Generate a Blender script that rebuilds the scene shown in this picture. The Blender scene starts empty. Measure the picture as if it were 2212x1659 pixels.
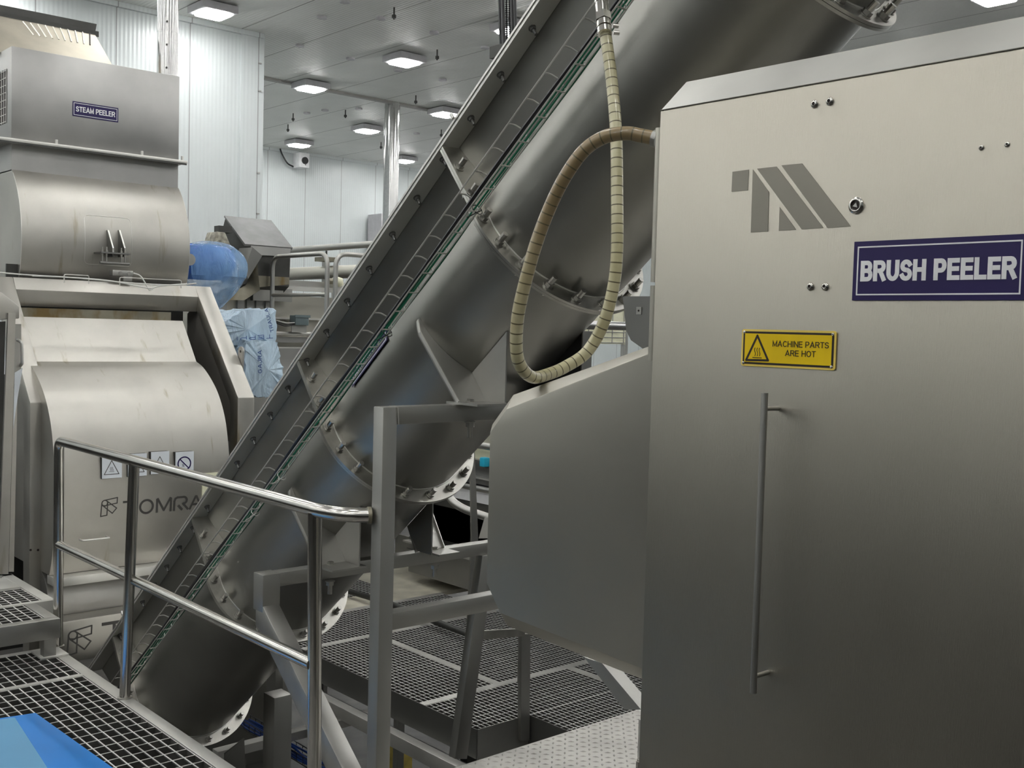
import bpy, bmesh, math, random
from mathutils import Vector, Matrix
random.seed(7)
S = bpy.context.scene
COL = S.collection

# ------------------------------------------------------------------ camera
F_PX, CX, CY, EYE = 2342.32, 1106.0, 829.5, 1.75
YAW, PITCH, ROLL = math.radians(41.6473602), math.radians(-2.90092745), math.radians(1.5356868)
fw = Vector((math.sin(YAW)*math.cos(PITCH), math.cos(YAW)*math.cos(PITCH), math.sin(PITCH)))
r0 = Vector((math.cos(YAW), -math.sin(YAW), 0)); u0 = r0.cross(fw)
rt = r0*math.cos(ROLL) + u0*math.sin(ROLL); up = -r0*math.sin(ROLL) + u0*math.cos(ROLL)
EYEP = Vector((0, 0, EYE))
cd = bpy.data.cameras.new('camera'); cam = bpy.data.objects.new('camera', cd); COL.objects.link(cam)
m = Matrix((rt, up, -fw)).transposed().to_4x4(); m.translation = EYEP
cam.matrix_world = m
cd.sensor_width = 36; cd.lens = 36*F_PX/2212; cd.clip_end = 200; cd.clip_start = 0.05
S.camera = cam
# ------------------------------------------------------------------ world and exposure
w = bpy.data.worlds.new('world'); S.world = w; w.use_nodes = True
w.node_tree.nodes['Background'].inputs[0].default_value = (0.55, 0.57, 0.6, 1)
w.node_tree.nodes['Background'].inputs[1].default_value = 0.05
S.view_settings.view_transform = 'Standard'; S.view_settings.look = 'None'
S.view_settings.gamma = 1; S.view_settings.exposure = 1.0
LAMP_STRENGTH = 30.0

def V(*a): return Vector(a)
def at(px, py, ax, val):            # where the sight line through a measured point meets a real plane
    d = fw + rt*((px-CX)/F_PX) - up*((py-CY)/F_PX)
    i = 'xyz'.index(ax)
    return EYEP + d*((val-EYEP[i])/d[i])
def atd(px, py, dep): return EYEP + (fw + rt*((px-CX)/F_PX) - up*((py-CY)/F_PX))*dep

# ------------------------------------------------------------------ materials
def newmat(name):
    mt = bpy.data.materials.new(name); mt.use_nodes = True
    nt = mt.node_tree; b = nt.nodes['Principled BSDF']
    return mt, nt, b
def noise(nt, scale, detail=4, stretch=(1, 1, 1), coord='Object'):
    tc = nt.nodes.new('ShaderNodeTexCoord'); mp = nt.nodes.new('ShaderNodeMapping')
    mp.inputs['Scale'].default_value = stretch
    n = nt.nodes.new('ShaderNodeTexNoise'); n.inputs['Scale'].default_value = scale; n.inputs['Detail'].default_value = detail
    nt.links.new(tc.outputs[coord], mp.inputs[0]); nt.links.new(mp.outputs[0], n.inputs['Vector'])
    return n
def ramp(nt, src, stops):
    r = nt.nodes.new('ShaderNodeValToRGB')
    e = r.color_ramp.elements
    while len(e) < len(stops): e.new(0.5)
    for k, (p, c) in enumerate(stops):
        e[k].position = p; e[k].color = c if len(c) == 4 else (*c, 1)
    nt.links.new(src, r.inputs[0]); return r
def metal(name, col, rough, nscale=3, var=0.12, stretch=(1, 1, 1), rvar=0.08, bump=0.0, bscale=200, bstretch=(1, 1, 1), metallic=1.0, stain=None, stain_pos=0.62, stain_scale=6, stain_stretch=(1, 1, 1)):
    mt, nt, b = newmat(name)
    n = noise(nt, nscale, 5, stretch)
    lo = tuple(c*(1-var) for c in col); hi = tuple(min(1, c*(1+var)) for c in col)
    r = ramp(nt, n.outputs['Fac'], [(0.3, lo), (0.7, hi)])
    out = r.outputs[0]
    if stain:
        n2 = noise(nt, stain_scale, 6, stain_stretch)
        r2 = ramp(nt, n2.outputs['Fac'], [(stain_pos, (0, 0, 0)), (stain_pos+0.12, (1, 1, 1))])
        mx = nt.nodes.new('ShaderNodeMixRGB'); mx.inputs[2].default_value = (*stain, 1)
        nt.links.new(r2.outputs[0], mx.inputs[0]); nt.links.new(out, mx.inputs[1]); out = mx.outputs[0]
    nt.links.new(out, b.inputs['Base Color'])
    b.inputs['Metallic'].default_value = metallic
    mr = nt.nodes.new('ShaderNodeMapRange'); mr.inputs[3].default_value = rough-rvar; mr.inputs[4].default_value = rough+rvar
    nt.links.new(n.outputs['Fac'], mr.inputs[0]); nt.links.new(mr.outputs[0], b.inputs['Roughness'])
    if bump:
        n3 = noise(nt, bscale, 3, bstretch)
        bp = nt.nodes.new('ShaderNodeBump'); bp.inputs['Strength'].default_value = bump; bp.inputs['Distance'].default_value = 0.002
        nt.links.new(n3.outputs['Fac'], bp.inputs['Height']); nt.links.new(bp.outputs[0], b.inputs['Normal'])
    return mt
def plain(name, col, rough=0.5, metallic=0.0, nscale=8, var=0.08, **kw):
    mt, nt, b = newmat(name)
    n = noise(nt, nscale, 4)
    r = ramp(nt, n.outputs['Fac'], [(0.3, tuple(c*(1-var) for c in col)), (0.7, tuple(min(1, c*(1+var)) for c in col))])
    nt.links.new(r.outputs[0], b.inputs['Base Color'])
    b.inputs['Roughness'].default_value = rough; b.inputs['Metallic'].default_value = metallic
    for k, v in kw.items(): b.inputs[k].default_value = v
    return mt
M = {}
M['tube'] = metal('blasted_steel', (0.345, 0.34, 0.312), 0.40, 2.2, 0.10, rvar=0.04, bump=0.15, bscale=350)
M['wallplate'] = metal('dull_steel_plate', (0.25, 0.248, 0.238), 0.5, 2, 0.08, rvar=0.04, bump=0.1, bscale=350)
M['door'] = metal('brushed_door_steel', (0.415, 0.392, 0.335), 0.37, 1.6, 0.07, (1, 1, .35), 0.05, bump=0.25, bscale=90, bstretch=(1, 12, .5))
M['etched'] = metal('etched_steel', (0.31, 0.29, 0.25), 0.5, 3, 0.05)
M['chamber'] = metal('chamber_steel', (0.52, 0.50, 0.44), 0.42, 1.6, 0.06, bump=0.2, bscale=120, bstretch=(1, 10, .5))
M['edge'] = metal('bright_edge_steel', (0.70, 0.69, 0.65), 0.4, 4, 0.08, metallic=.7)
M['frame'] = metal('frame_steel', (0.42, 0.415, 0.39), 0.45, 3, 0.10, bump=0.15, bscale=300)
M['polished'] = metal('polished_tube_steel', (0.62, 0.60, 0.56), 0.2, 6, 0.10, rvar=0.06)
M['flange'] = metal('flange_steel', (0.50, 0.49, 0.45), 0.36, 12, 0.16, rvar=0.1)
M['bolt'] = metal('bolt_steel', (0.45, 0.44, 0.41), 0.32, 30, 0.1)
M['peeler'] = metal('matt_machine_steel', (0.50, 0.485, 0.445), 0.45, 3, 0.10, bump=0.2, bscale=300, stain=(0.36, 0.32, 0.24), stain_pos=0.64, stain_scale=5, stain_stretch=(3, 1, .35))
M['hood'] = metal('hood_steel', (0.44, 0.435, 0.42), 0.42, 4, 0.08)
M['dark'] = metal('dark_steel', (0.10, 0.10, 0.095), 0.55, 4, 0.2)
M['shaded_bar'] = metal('shaded_bar_steel', (0.10, 0.097, 0.09), 0.6, 12, 0.3, metallic=.5)  # dark colour stands for the shade between the grating bars
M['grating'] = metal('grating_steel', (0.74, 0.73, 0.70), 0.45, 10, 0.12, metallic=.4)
M['stained'] = metal('stained_chute_steel', (0.30, 0.28, 0.22), 0.5, 6, 0.2, stain=(0.22, 0.16, 0.08), stain_pos=0.5, stain_scale=6, stain_stretch=(1, 1, .5))
M['foil'] = metal('foil_cladding', (0.50, 0.50, 0.49), 0.2, 20, 0.08, bump=0.12, bscale=14, bstretch=(1, 1, .3))
M['tread'] = metal('tread_plate', (0.36, 0.35, 0.325), 0.42, 5, 0.16, rvar=0.1)
M['navy'] = plain('navy_sign', (0.018, 0.009, 0.085), 0.35)
M['white'] = plain('white_print', (0.85, 0.85, 0.86), 0.5)
M['black'] = plain('black_print', (0.02, 0.012, 0.01), 0.5)
M['grey_print'] = plain('grey_print', (0.055, 0.052, 0.048), 0.5)
M['yellow'] = plain('yellow_sign', (0.86, 0.60, 0.004), 0.35)
M['paleyellow'] = plain('yellow_sign_rim', (0.88, 0.66, 0.14), 0.35)
M['label'] = plain('label_card', (0.72, 0.76, 0.80), 0.35)
M['blue_motor'] = plain('blue_paint', (0.01, 0.12, 0.55), 0.35)
M['blue_sheet'] = plain('blue_sheet', (0.025, 0.25, 0.74), 0.42, nscale=3, var=.06)
M['blue_lit_top'] = plain('blue_sheet_lit', (0.12, 0.32, 0.52), 0.4, nscale=3, var=.05)  # same bent sheet; reflected light is put into this paler top colour
M['green'] = plain('green_cable', (0.01, 0.16, 0.08), 0.4)
M['bluecable'] = plain('blue_cable', (0.005, 0.04, 0.22), 0.4)
M['rubber'] = plain('black_rubber', (0.012, 0.012, 0.013), 0.4)
M['blackhose'] = plain('black_conduit', (0.015, 0.015, 0.017), 0.3)
M['whitecable'] = plain('white_cable', (0.7, 0.7, 0.66), 0.45)
M['cream'] = plain('cream_panel', (0.75, 0.74, 0.55), 0.5)
M['ivory'] = plain('ivory_plastic', (0.62, 0.58, 0.42), 0.5)
M['greenishbox'] = plain('box_plastic', (0.13, 0.17, 0.18), 0.45)
M['cyan'] = plain('cyan_plastic', (0.02, 0.42, 0.62), 0.4)
M['dirtywhite'] = plain('dirty_gearbox', (0.33, 0.31, 0.25), 0.6, nscale=25, var=.5)
M['weathered'] = metal('weathered_cover_steel', (0.22, 0.22, 0.22), 0.5, 6, 0.2)
M['duct'] = metal('sand_coloured_cover', (0.50, 0.465, 0.39), 0.55, 5, 0.12)
M['brass'] = plain('yellow_crate', (0.62, 0.48, 0.12), 0.6, nscale=10, var=.25)

def mat_wall(name, base, rib_axis, rib=0.05, panel=1.0, rough=0.35, seam=(0.35, 0.36, 0.36), poff=0.0, stain=True, coat=0.3):
    # insulated panel: fine ribs and a dark joint every panel width, both procedural
    mt, nt, b = newmat(name)
    tc = nt.nodes.new('ShaderNodeTexCoord'); sx = nt.nodes.new('ShaderNodeSeparateXYZ'); nt.links.new(tc.outputs['Object'], sx.inputs[0])
    ax = sx.outputs['XYZ'.index(rib_axis)]
    def mth(op, a, bv=None):
        n = nt.nodes.new('ShaderNodeMath'); n.operation = op
        if isinstance(a, (int, float)): n.inputs[0].default_value = a
        else: nt.links.new(a, n.inputs[0])
        if bv is not None:
            if isinstance(bv, (int, float)): n.inputs[1].default_value = bv
            else: nt.links.new(bv, n.inputs[1])
        return n.outputs[0]
    fr = mth('FRACT', mth('DIVIDE', mth('ADD', ax, 100*panel-poff), panel))
    edge = mth('LESS_THAN', mth('ABSOLUTE', mth('SUBTRACT', fr, 0.5)), 0.008/panel)
    n = noise(nt, 1.3, 5, (1, 1, 1))
    r = ramp(nt, n.outputs['Fac'], [(0.3, tuple(c*0.93 for c in base)), (0.7, base)])
    out = r.outputs[0]
    if stain:
        n2 = noise(nt, 2.0, 8, (1, 1, .6)); r2 = ramp(nt, n2.outputs['Fac'], [(0.66, (0, 0, 0)), (0.76, (.35, .35, .35))])
        mx = nt.nodes.new('ShaderNodeMixRGB'); mx.inputs[2].default_value = (base[0]*.6, base[1]*.6, base[2]*.58, 1)
        nt.links.new(r2.outputs[0], mx.inputs[0]); nt.links.new(out, mx.inputs[1]); out = mx.outputs[0]
    mx = nt.nodes.new('ShaderNodeMixRGB'); mx.inputs[2].default_value = (*seam, 1)
    nt.links.new(edge, mx.inputs[0]); nt.links.new(out, mx.inputs[1]); nt.links.new(mx.outputs[0], b.inputs['Base Color'])
    b.inputs['Roughness'].default_value = rough
    wv = mth('SINE', mth('MULTIPLY', ax, 2*math.pi/rib))
    bp = nt.nodes.new('ShaderNodeBump'); bp.inputs['Strength'].default_value = 0.5; bp.inputs['Distance'].default_value = 0.003
    nt.links.new(wv, bp.inputs['Height']); nt.links.new(bp.outputs[0], b.inputs['Normal'])
    b.inputs['Coat Weight'].default_value = coat; b.inputs['Coat Roughness'].default_value = .25
    return mt
M['wall'] = mat_wall('white_wall_panels', (0.70, 0.745, 0.745), 'X', 0.06, 1.05)
M['wall_y'] = mat_wall('white_wall_panels_side', (0.70, 0.74, 0.735), 'Y', 0.06, 1.05)
M['ceiling'] = mat_wall('ceiling_panels', (0.84, 0.85, 0.82), 'X', 0.055, 1.06, 0.5, (0.25, 0.25, 0.24), poff=8.65-.53, coat=.03)
def mat_floor():
    mt, nt, b = newmat('stained_concrete')
    n = noise(nt, 1.8, 9); n.inputs['Distortion'].default_value = 1.2
    r = ramp(nt, n.outputs['Fac'], [(0.3, (0.022, 0.021, 0.019)), (0.55, (0.055, 0.052, 0.047)), (0.75, (0.11, 0.10, 0.09))])
    nt.links.new(r.outputs[0], b.inputs['Base Color']); b.inputs['Roughness'].default_value = 0.45
    return mt
M['floor'] = mat_floor()
def mat_hose():
    mt, nt, b = newmat('reinforced_hose')
    tc = nt.nodes.new('ShaderNodeTexCoord'); sp = nt.nodes.new('ShaderNodeSeparateXYZ'); nt.links.new(tc.outputs['UV'], sp.inputs[0])
    a = nt.nodes.new('ShaderNodeMath'); a.operation = 'MULTIPLY'; a.inputs[1].default_value = 1.0; nt.links.new(sp.outputs['X'], a.inputs[0])
    fr = nt.nodes.new('ShaderNodeMath'); fr.operation = 'FRACT'; nt.links.new(a.outputs[0], fr.inputs[0])
    lt = nt.nodes.new('ShaderNodeMath'); lt.operation = 'LESS_THAN'; lt.inputs[1].default_value = 0.13; nt.links.new(fr.outputs[0], lt.inputs[0])
    n = noise(nt, 9, 5); r = ramp(nt, n.outputs['Fac'], [(0.35, (0.50, 0.46, 0.27)), (0.6, (0.64, 0.60, 0.39)), (0.8, (0.40, 0.30, 0.14))])
    # brown grime inside the upper bend
    vm = nt.nodes.new('ShaderNodeMapRange'); vm.inputs[1].default_value = 50; vm.inputs[2].default_value = 62
    nt.links.new(sp.outputs['X'], vm.inputs[0])
    mb = nt.nodes.new('ShaderNodeMixRGB'); mb.inputs[2].default_value = (0.25, 0.17, 0.085, 1)
    nf = nt.nodes.new('ShaderNodeMath'); nf.operation = 'MULTIPLY'; nf.inputs[1].default_value = 0.85
    nt.links.new(vm.outputs[0], nf.inputs[0]); nt.links.new(nf.outputs[0], mb.inputs[0]); nt.links.new(r.outputs[0], mb.inputs[1])
    mx = nt.nodes.new('ShaderNodeMixRGB'); mx.inputs[2].default_value = (0.13, 0.11, 0.06, 1)
    nt.links.new(lt.outputs[0], mx.inputs[0]); nt.links.new(mb.outputs[0], mx.inputs[1]); nt.links.new(mx.outputs[0], b.inputs['Base Color'])
    b.inputs['Roughness'].default_value = 0.3; b.inputs['Coat Weight'].default_value = .3
    return mt
M['hose'] = mat_hose()
def mat_film(name, col, alpha, rough=.15):
    mt, nt, b = newmat(name)
    n = noise(nt, 7, 6, (1, 1, .4)); r = ramp(nt, n.outputs['Fac'], [(0.35, tuple(c*.75 for c in col)), (0.65, col)])
    nt.links.new(r.outputs[0], b.inputs['Base Color']); b.inputs['Roughness'].default_value = rough; b.inputs['Alpha'].default_value = alpha
    n3 = noise(nt, 9, 4, (1, 1, .35)); n3.inputs['Distortion'].default_value = 2.0
    bp = nt.nodes.new('ShaderNodeBump'); bp.inputs['Strength'].default_value = .9; bp.inputs['Distance'].default_value = .03
    nt.links.new(n3.outputs['Fac'], bp.inputs['Height']); nt.links.new(bp.outputs[0], b.inputs['Normal'])
    return mt
M['film'] = mat_film('clear_plastic_film', (0.35, 0.62, 0.95), 0.42)
M['wrap'] = mat_film('pale_blue_plastic_wrap', (0.60, 0.76, 0.90), 0.95, .2)
M['wrapdark'] = mat_film('blue_plastic_wrap', (0.10, 0.25, 0.45), 0.95, .25)
def mat_emit(name, col, st):
    mt = bpy.data.materials.new(name); mt.use_nodes = True; nt = mt.node_tree; nt.nodes.clear()
    e = nt.nodes.new('ShaderNodeEmission'); e.inputs[0].default_value = (*col, 1); e.inputs[1].default_value = st
    o = nt.nodes.new('ShaderNodeOutputMaterial'); nt.links.new(e.outputs[0], o.inputs[0]); return mt
M['lamp'] = mat_emit('lamp_diffuser', (1.0, 1.0, 0.985), LAMP_STRENGTH)
M['lampbody'] = plain('lamp_housing', (0.55, 0.54, 0.56), 0.4)

# ------------------------------------------------------------------ mesh helpers
class MB:
    def __init__(s): s.v = []; s.f = []; s.uv = None
    def add(s, vs, fs):
        o = len(s.v); s.v += [Vector(p) for p in vs]; s.f += [tuple(i+o for i in f) for f in fs]; return s
    def box(s, x0, x1, y0, y1, z0, z1):
        return s.add([(x0,y0,z0),(x1,y0,z0),(x1,y1,z0),(x0,y1,z0),(x0,y0,z1),(x1,y0,z1),(x1,y1,z1),(x0,y1,z1)],
                     [(0,3,2,1),(4,5,6,7),(0,1,5,4),(1,2,6,5),(2,3,7,6),(3,0,4,7)])
    def prism(s, poly, vec):
        vec = Vector(vec); n = len(poly); p = [Vector(q) for q in poly]
        return s.add(p + [q+vec for q in p], [tuple(range(n)), tuple(range(2*n-1, n-1, -1))] + [(i, (i+1) % n, (i+1) % n+n, i+n) for i in range(n)])
    def bar(s, p0, p1, wdt, hgt, upv=(0, 0, 1)):       # rectangular bar along p0-p1
        p0, p1 = Vector(p0), Vector(p1); d = (p1-p0).normalized(); a = d.cross(Vector(upv)).normalized(); b = a.cross(d)
        q = [p0 + a*(wdt/2*i) + b*(hgt/2*j) for i, j in ((-1, -1), (1, -1), (1, 1), (-1, 1))]
        return s.prism(q, p1-p0)
    def tube(s, path, r, n=12, cap=True, closed=False):
        path = [Vector(p) for p in path]; L = len(path); rs = r if isinstance(r, (list, tuple)) else [r]*L
        t = [(path[min(i+1, L-1)]-path[max(i-1, 0)]).normalized() for i in range(L)]
        a = t[0].orthogonal().normalized(); rings = []; o = len(s.v)
        for i in range(L):
            a = (a - t[i]*a.dot(t[i])).normalized(); b = t[i].cross(a)
            for k in range(n):
                th = 2*math.pi*k/n; s.v.append(path[i] + (a*math.cos(th)+b*math.sin(th))*rs[i])
        for i in range(L-1):
            for k in range(n):
                s.f.append((o+i*n+k, o+i*n+(k+1) % n, o+(i+1)*n+(k+1) % n, o+(i+1)*n+k))
        if cap:
            s.f.append(tuple(o+k for k in range(n-1, -1, -1))); s.f.append(tuple(o+(L-1)*n+k for k in range(n)))
        return s
    def cyl(s, p0, p1, r, n=16, r1=None): return s.tube([p0, p1], [r, r if r1 is None else r1], n)
    def lathe(s, p, d, prof, n=24):        # prof: (height along d, radius)
        p = Vector(p); d = Vector(d).normalized(); a = d.orthogonal().normalized(); b = d.cross(a); o = len(s.v)
        for h, r in prof:
            for k in range(n):
                th = 2*math.pi*k/n; s.v.append(p+d*h+(a*math.cos(th)+b*math.sin(th))*r)
        for q in range(len(prof)-1):
            for k in range(n): s.f.append((o+q*n+k, o+q*n+(k+1) % n, o+(q+1)*n+(k+1) % n, o+(q+1)*n+k))
        s.f.append(tuple(o+k for k in range(n-1, -1, -1))); s.f.append(tuple(o+(len(prof)-1)*n+k for k in range(n)))
        return s
    def ring(s, p, d, r_out, r_in, h, n=24):
        p = Vector(p); d = Vector(d).normalized(); a = d.orthogonal().normalized(); b = d.cross(a); o = len(s.v)
        for rr, hh in ((r_out, 0), (r_out, h), (r_in, h), (r_in, 0)):
            for k in range(n):
                th = 2*math.pi*k/n; s.v.append(p+d*hh+(a*math.cos(th)+b*math.sin(th))*rr)
        for q in range(4):
            for k in range(n): s.f.append((o+q*n+k, o+q*n+(k+1) % n, o+((q+1) % 4)*n+(k+1) % n, o+((q+1) % 4)*n+k))
        return s
    def build(s, name, mat, parent=None, bevel=0, smooth=35, loc=None):
        if parent is None:
            if loc is None:
                xs = [v.x for v in s.v]; ys = [v.y for v in s.v]; zs = [v.z for v in s.v]
                loc = Vector(((min(xs)+max(xs))/2, (min(ys)+max(ys))/2, min(zs)))
            off = Vector(loc)
        else: off = wloc(parent)
        me = bpy.data.meshes.new(name); me.from_pydata([tuple(v-off) for v in s.v], [], s.f)
        bm = bmesh.new(); bm.from_mesh(me); bmesh.ops.recalc_face_normals(bm, faces=bm.faces)
        if bevel:
            es = [e for e in bm.edges if len(e.link_faces) == 2 and e.calc_face_angle(0) > .6]
            bmesh.ops.bevel(bm, geom=es, offset=bevel, segments=2, profile=.5, affect='EDGES', clamp_overlap=True)
        bm.to_mesh(me); bm.free()
        for p in me.polygons: p.use_smooth = True
        me.set_sharp_from_angle(angle=math.radians(smooth))
        me.materials.append(mat)
        o = bpy.data.objects.new(name, me); COL.objects.link(o)
        if parent is None: o.location = off
        else: o.parent = parent
        return o
def wloc(o):
    l = Vector((0, 0, 0))
    while o is not None: l += o.location; o = o.parent
    return l
def tag(o, label=None, cat=None, group=None, kind=None):
    if label: o['label'] = label
    if cat: o['category'] = cat
    if group: o['group'] = group
    if kind: o['kind'] = kind
    return o
def thing(name, label, cat, loc, group=None):
    o = bpy.data.objects.new(name, None); o.empty_display_size = .1; COL.objects.link(o); o.location = loc
    return tag(o, label, cat, group)
def struct(o): o['kind'] = 'structure'; return o
def smoothpath(pts, per=8):           # Catmull-Rom through the points
    P = [Vector(p) for p in pts]; P = [P[0]*2-P[1]] + P + [P[-1]*2-P[-2]]; out = []
    for i in range(1, len(P)-2):
        for k in range(per):
            t = k/per; a, b, c, d = P[i-1], P[i], P[i+1], P[i+2]
            out.append(.5*((2*b)+(c-a)*t+(2*a-5*b+4*c-d)*t*t+(3*b-a-3*c+d)*t**3))
    out.append(P[-2]); return out
def arcbend(pts, r, n=6):             # polyline with rounded corners
    P = [Vector(p) for p in pts]; out = [P[0]]
    for i in range(1, len(P)-1):
        a = (P[i-1]-P[i]).normalized(); b = (P[i+1]-P[i]).normalized()
        for k in range(n+1):
            t = k/n; p0 = P[i]+a*r; p1 = P[i]+b*r
            out.append(p0*(1-t)**2+P[i]*2*t*(1-t)+p1*t*t)
    out.append(P[-1]); return out
# flat lettering and marks: a local frame (origin, right, up) on the surface they stand on
class Flat:                          # thin flat shapes on a surface
    def __init__(s, org, rgt, upv, depth=.0006, warp=None):
        s.o, s.r, s.u = Vector(org), Vector(rgt), Vector(upv); s.n = s.r.cross(s.u); s.mb = MB(); s.d = depth; s.warp = warp
    def P(s, x, y, h=0):
        p = s.o+s.r*x+s.u*y+s.n*h
        return s.warp(p, h) if s.warp else p
    def poly(s, pts):
        s.c = getattr(s, 'c', 0)+1; n = len(pts); o = [s.P(x, y, s.d+(s.c % 9)*4e-5) for x, y in pts]; i = [s.P(x, y, 0) for x, y in pts]
        s.mb.add(o+i, [tuple(range(n)), tuple(range(2*n-1, n-1, -1))]+[(k, (k+1) % n, (k+1) % n+n, k+n) for k in range(n)]); return s
    def rect(s, x0, x1, y0, y1): return s.poly([(x0, y0), (x1, y0), (x1, y1), (x0, y1)])
    def line(s, pts, w, closed=False):
        pts = [Vector((x, y)) for x, y in pts]
        if closed: pts = pts+[pts[0]]
        for a, b in zip(pts, pts[1:]):
            d = b-a
            if d.length < 1e-9: continue
            d.normalize(); q = Vector((-d.y, d.x))*(w/2); a2 = a-d*w*.35; b2 = b+d*w*.35
            s.poly([tuple(a2-q), tuple(b2-q), tuple(b2+q), tuple(a2+q)])
        return s
    def mitre(s, pts, w):
        P = []
        for x, y in pts:
            q = Vector((x, y))
            if not P or (q-P[-1]).length > 1e-5: P.append(q)
        n = len(P); closed = (P[0]-P[-1]).length < 1e-6
        L_, R_ = [], []
        for i in range(n):
            a = P[i]-P[i-1] if i > 0 else (P[0]-P[-2] if closed else P[1]-P[0])
            b = P[i+1]-P[i] if i < n-1 else (P[1]-P[0] if closed else P[-1]-P[-2])
            a = a.normalized(); b = b.normalized(); m_ = a+b
            if m_.length < .3: m_ = a
            m_.normalize(); nn = Vector((-m_.y, m_.x)); k = 1/max(.36, nn.dot(Vector((-a.y, a.x))))
            L_.append(P[i]+nn*(w/2*k)); R_.append(P[i]-nn*(w/2*k))
        for i in range(n-1): s.poly([tuple(L_[i]), tuple(R_[i]), tuple(R_[i+1]), tuple(L_[i+1])])
        # square off the two open ends
        if not closed:
            for A, B in ((P[0], P[1]), (P[-1], P[-2])):
                d = (A-B).normalized()*(w/2); q = Vector((-d.y, d.x)); s.poly([tuple(A-q), tuple(A+q), tuple(A+q+d), tuple(A-q+d)])
        return s
    def frame(s, x0, x1, y0, y1, w):
        return s.rect(x0, x1, y0, y0+w).rect(x0, x1, y1-w, y1).rect(x0, x0+w, y0+w, y1-w).rect(x1-w, x1, y0+w, y1-w)
    def circle(s, cx, cy, r, w, n=28, a0=0, a1=360):
        return s.line([(cx+r*math.cos(math.radians(a0+(a1-a0)*k/n)), cy+r*math.sin(math.radians(a0+(a1-a0)*k/n))) for k in range(n+1)], w)
    def build(s, name, mat, parent): return s.mb.build(name, mat, parent)
def _arc(cx, cy, rx, ry, a0, a1, n=8): return [(cx+rx*math.cos(math.radians(a0+(a1-a0)*k/n)), cy+ry*math.sin(math.radians(a0+(a1-a0)*k/n))) for k in range(n+1)]
GL = {  # width, strokes on a unit square of stroke centre lines
 'A': (.92, [[(0, 0), (.5, 1), (1, 0)], [(.2, .3), (.8, .3)]]), 'B': (.78, [[(0, 0), (0, 1), (.6, 1)]+_arc(.6, .76, .34, .24, 90, -90)+[(0, .52)], [(.6, .52)]+_arc(.62, .26, .38, .26, 90, -90)+[(0, 0)]]),
 'C': (.84, [_arc(.52, .5, .52, .5, 48, 312, 14)]), 'E': (.70, [[(1, 0), (0, 0), (0, 1), (.96, 1)], [(0, .52), (.9, .52)]]), 'G': (.86, [_arc(.52, .5, .52, .5, 48, 330, 14)+[(1, .48), (.6, .48)]]),
 'H': (.80, [[(0, 0), (0, 1)], [(1, 0), (1, 1)], [(0, .52), (1, .52)]]), 'I': (.16, [[(.5, 0), (.5, 1)]]), 'J': (.6, [[(1, 1), (1, .3)]+_arc(.5, .3, .5, .3, 0, -180)]),
 'L': (.66, [[(0, 1), (0, 0), (1, 0)]]), 'M': (.92, [[(0, 0), (0, 1), (.5, .1), (1, 1), (1, 0)]]), 'N': (.80, [[(0, 0), (0, 1), (1, 0), (1, 1)]]),
 'O': (.90, [_arc(.5, .5, .5, .5, 90, 450, 22)]), 'P': (.74, [[(0, 0), (0, 1), (.62, 1)]+_arc(.62, .72, .38, .28, 90, -90)+[(0, .44)]]),
 'R': (.80, [[(0, 0), (0, 1), (.62, 1)]+_arc(.62, .75, .36, .25, 90, -90)+[(0, .5)], [(.58, .5), (1, 0)]]),
 'S': (.74, [_arc(.5, .75, .47, .25, 25, 180, 8)+_arc(.5, .75, .47, .235, 180, 262, 5)+_arc(.5, .255, .5, .255, 80, 0, 5)+_arc(.5, .255, .5, .255, 0, -160, 9)]),
 'T': (.76, [[(0, 1), (1, 1)], [(.5, 1), (.5, 0)]]), 'U': (.80, [[(0, 1), (0, .38)]+_arc(.5, .38, .5, .38, 180, 360, 12)+[(1, 1)]])}
def text_mesh(string, name, mat, parent, org, rgt, upv, height, width=None, bold=.2, align='LEFT', depth=.0006):
    t = bold; gap = .12+t*.35; tot = 0
    for c in string: tot += (.34 if c == ' ' else GL[c][0]+t*.6)+gap
    tot -= gap; sx = height if width is None else width/tot
    x = -tot/2 if align == 'CENTER' else 0
    fl = Flat(org, rgt, upv, depth)
    for c in string:
        if c == ' ': x += .34+gap; continue
        wd, st = GL[c]; wd += t*.6
        for pts in st:
            P = [(x+t/2+px*(wd-t), t/2+py*(1-t)) for px, py in pts]
            fl.mitre([(a*sx, b*height) for a, b in P], t*height)
        x += wd+gap
    return fl.build(name, mat, parent)
def hot_marks(fl, cx, cy, sz):        # three rising wavy lines over a bar
    for k in (-1, 0, 1):
        fl.line([(cx+k*sz*.26+sz*.06*math.sin(t/7*2*math.pi), cy-sz*.35+sz*.75*t/7) for t in range(8)], sz*.06)
    fl.line([(cx-sz*.5, cy-sz*.52), (cx+sz*.5, cy-sz*.52)], sz*.07)
def hexbolt(mb, p, d, r, h, stud=0.0, sr=None, washer=True):
    p, d = Vector(p), Vector(d).normalized()
    if washer: mb.cyl(p, p+d*h*.2, r*1.25, 16)
    mb.cyl(p+d*h*.2, p+d*h, r, 6)
    if stud: mb.cyl(p+d*h, p+d*(h+stud), sr or r*.58, 10)
    return mb
def domebolt(mb, p, d, r):
    p, d = Vector(p), Vector(d).normalized()
    mb.lathe(p, d, [(0, r), (r*.25, r), (r*.5, r*.85), (r*.7, r*.62), (r*.75, r*.45), (r*.72, r*.38), (r*.35, r*.36)], 20); return mb

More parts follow.
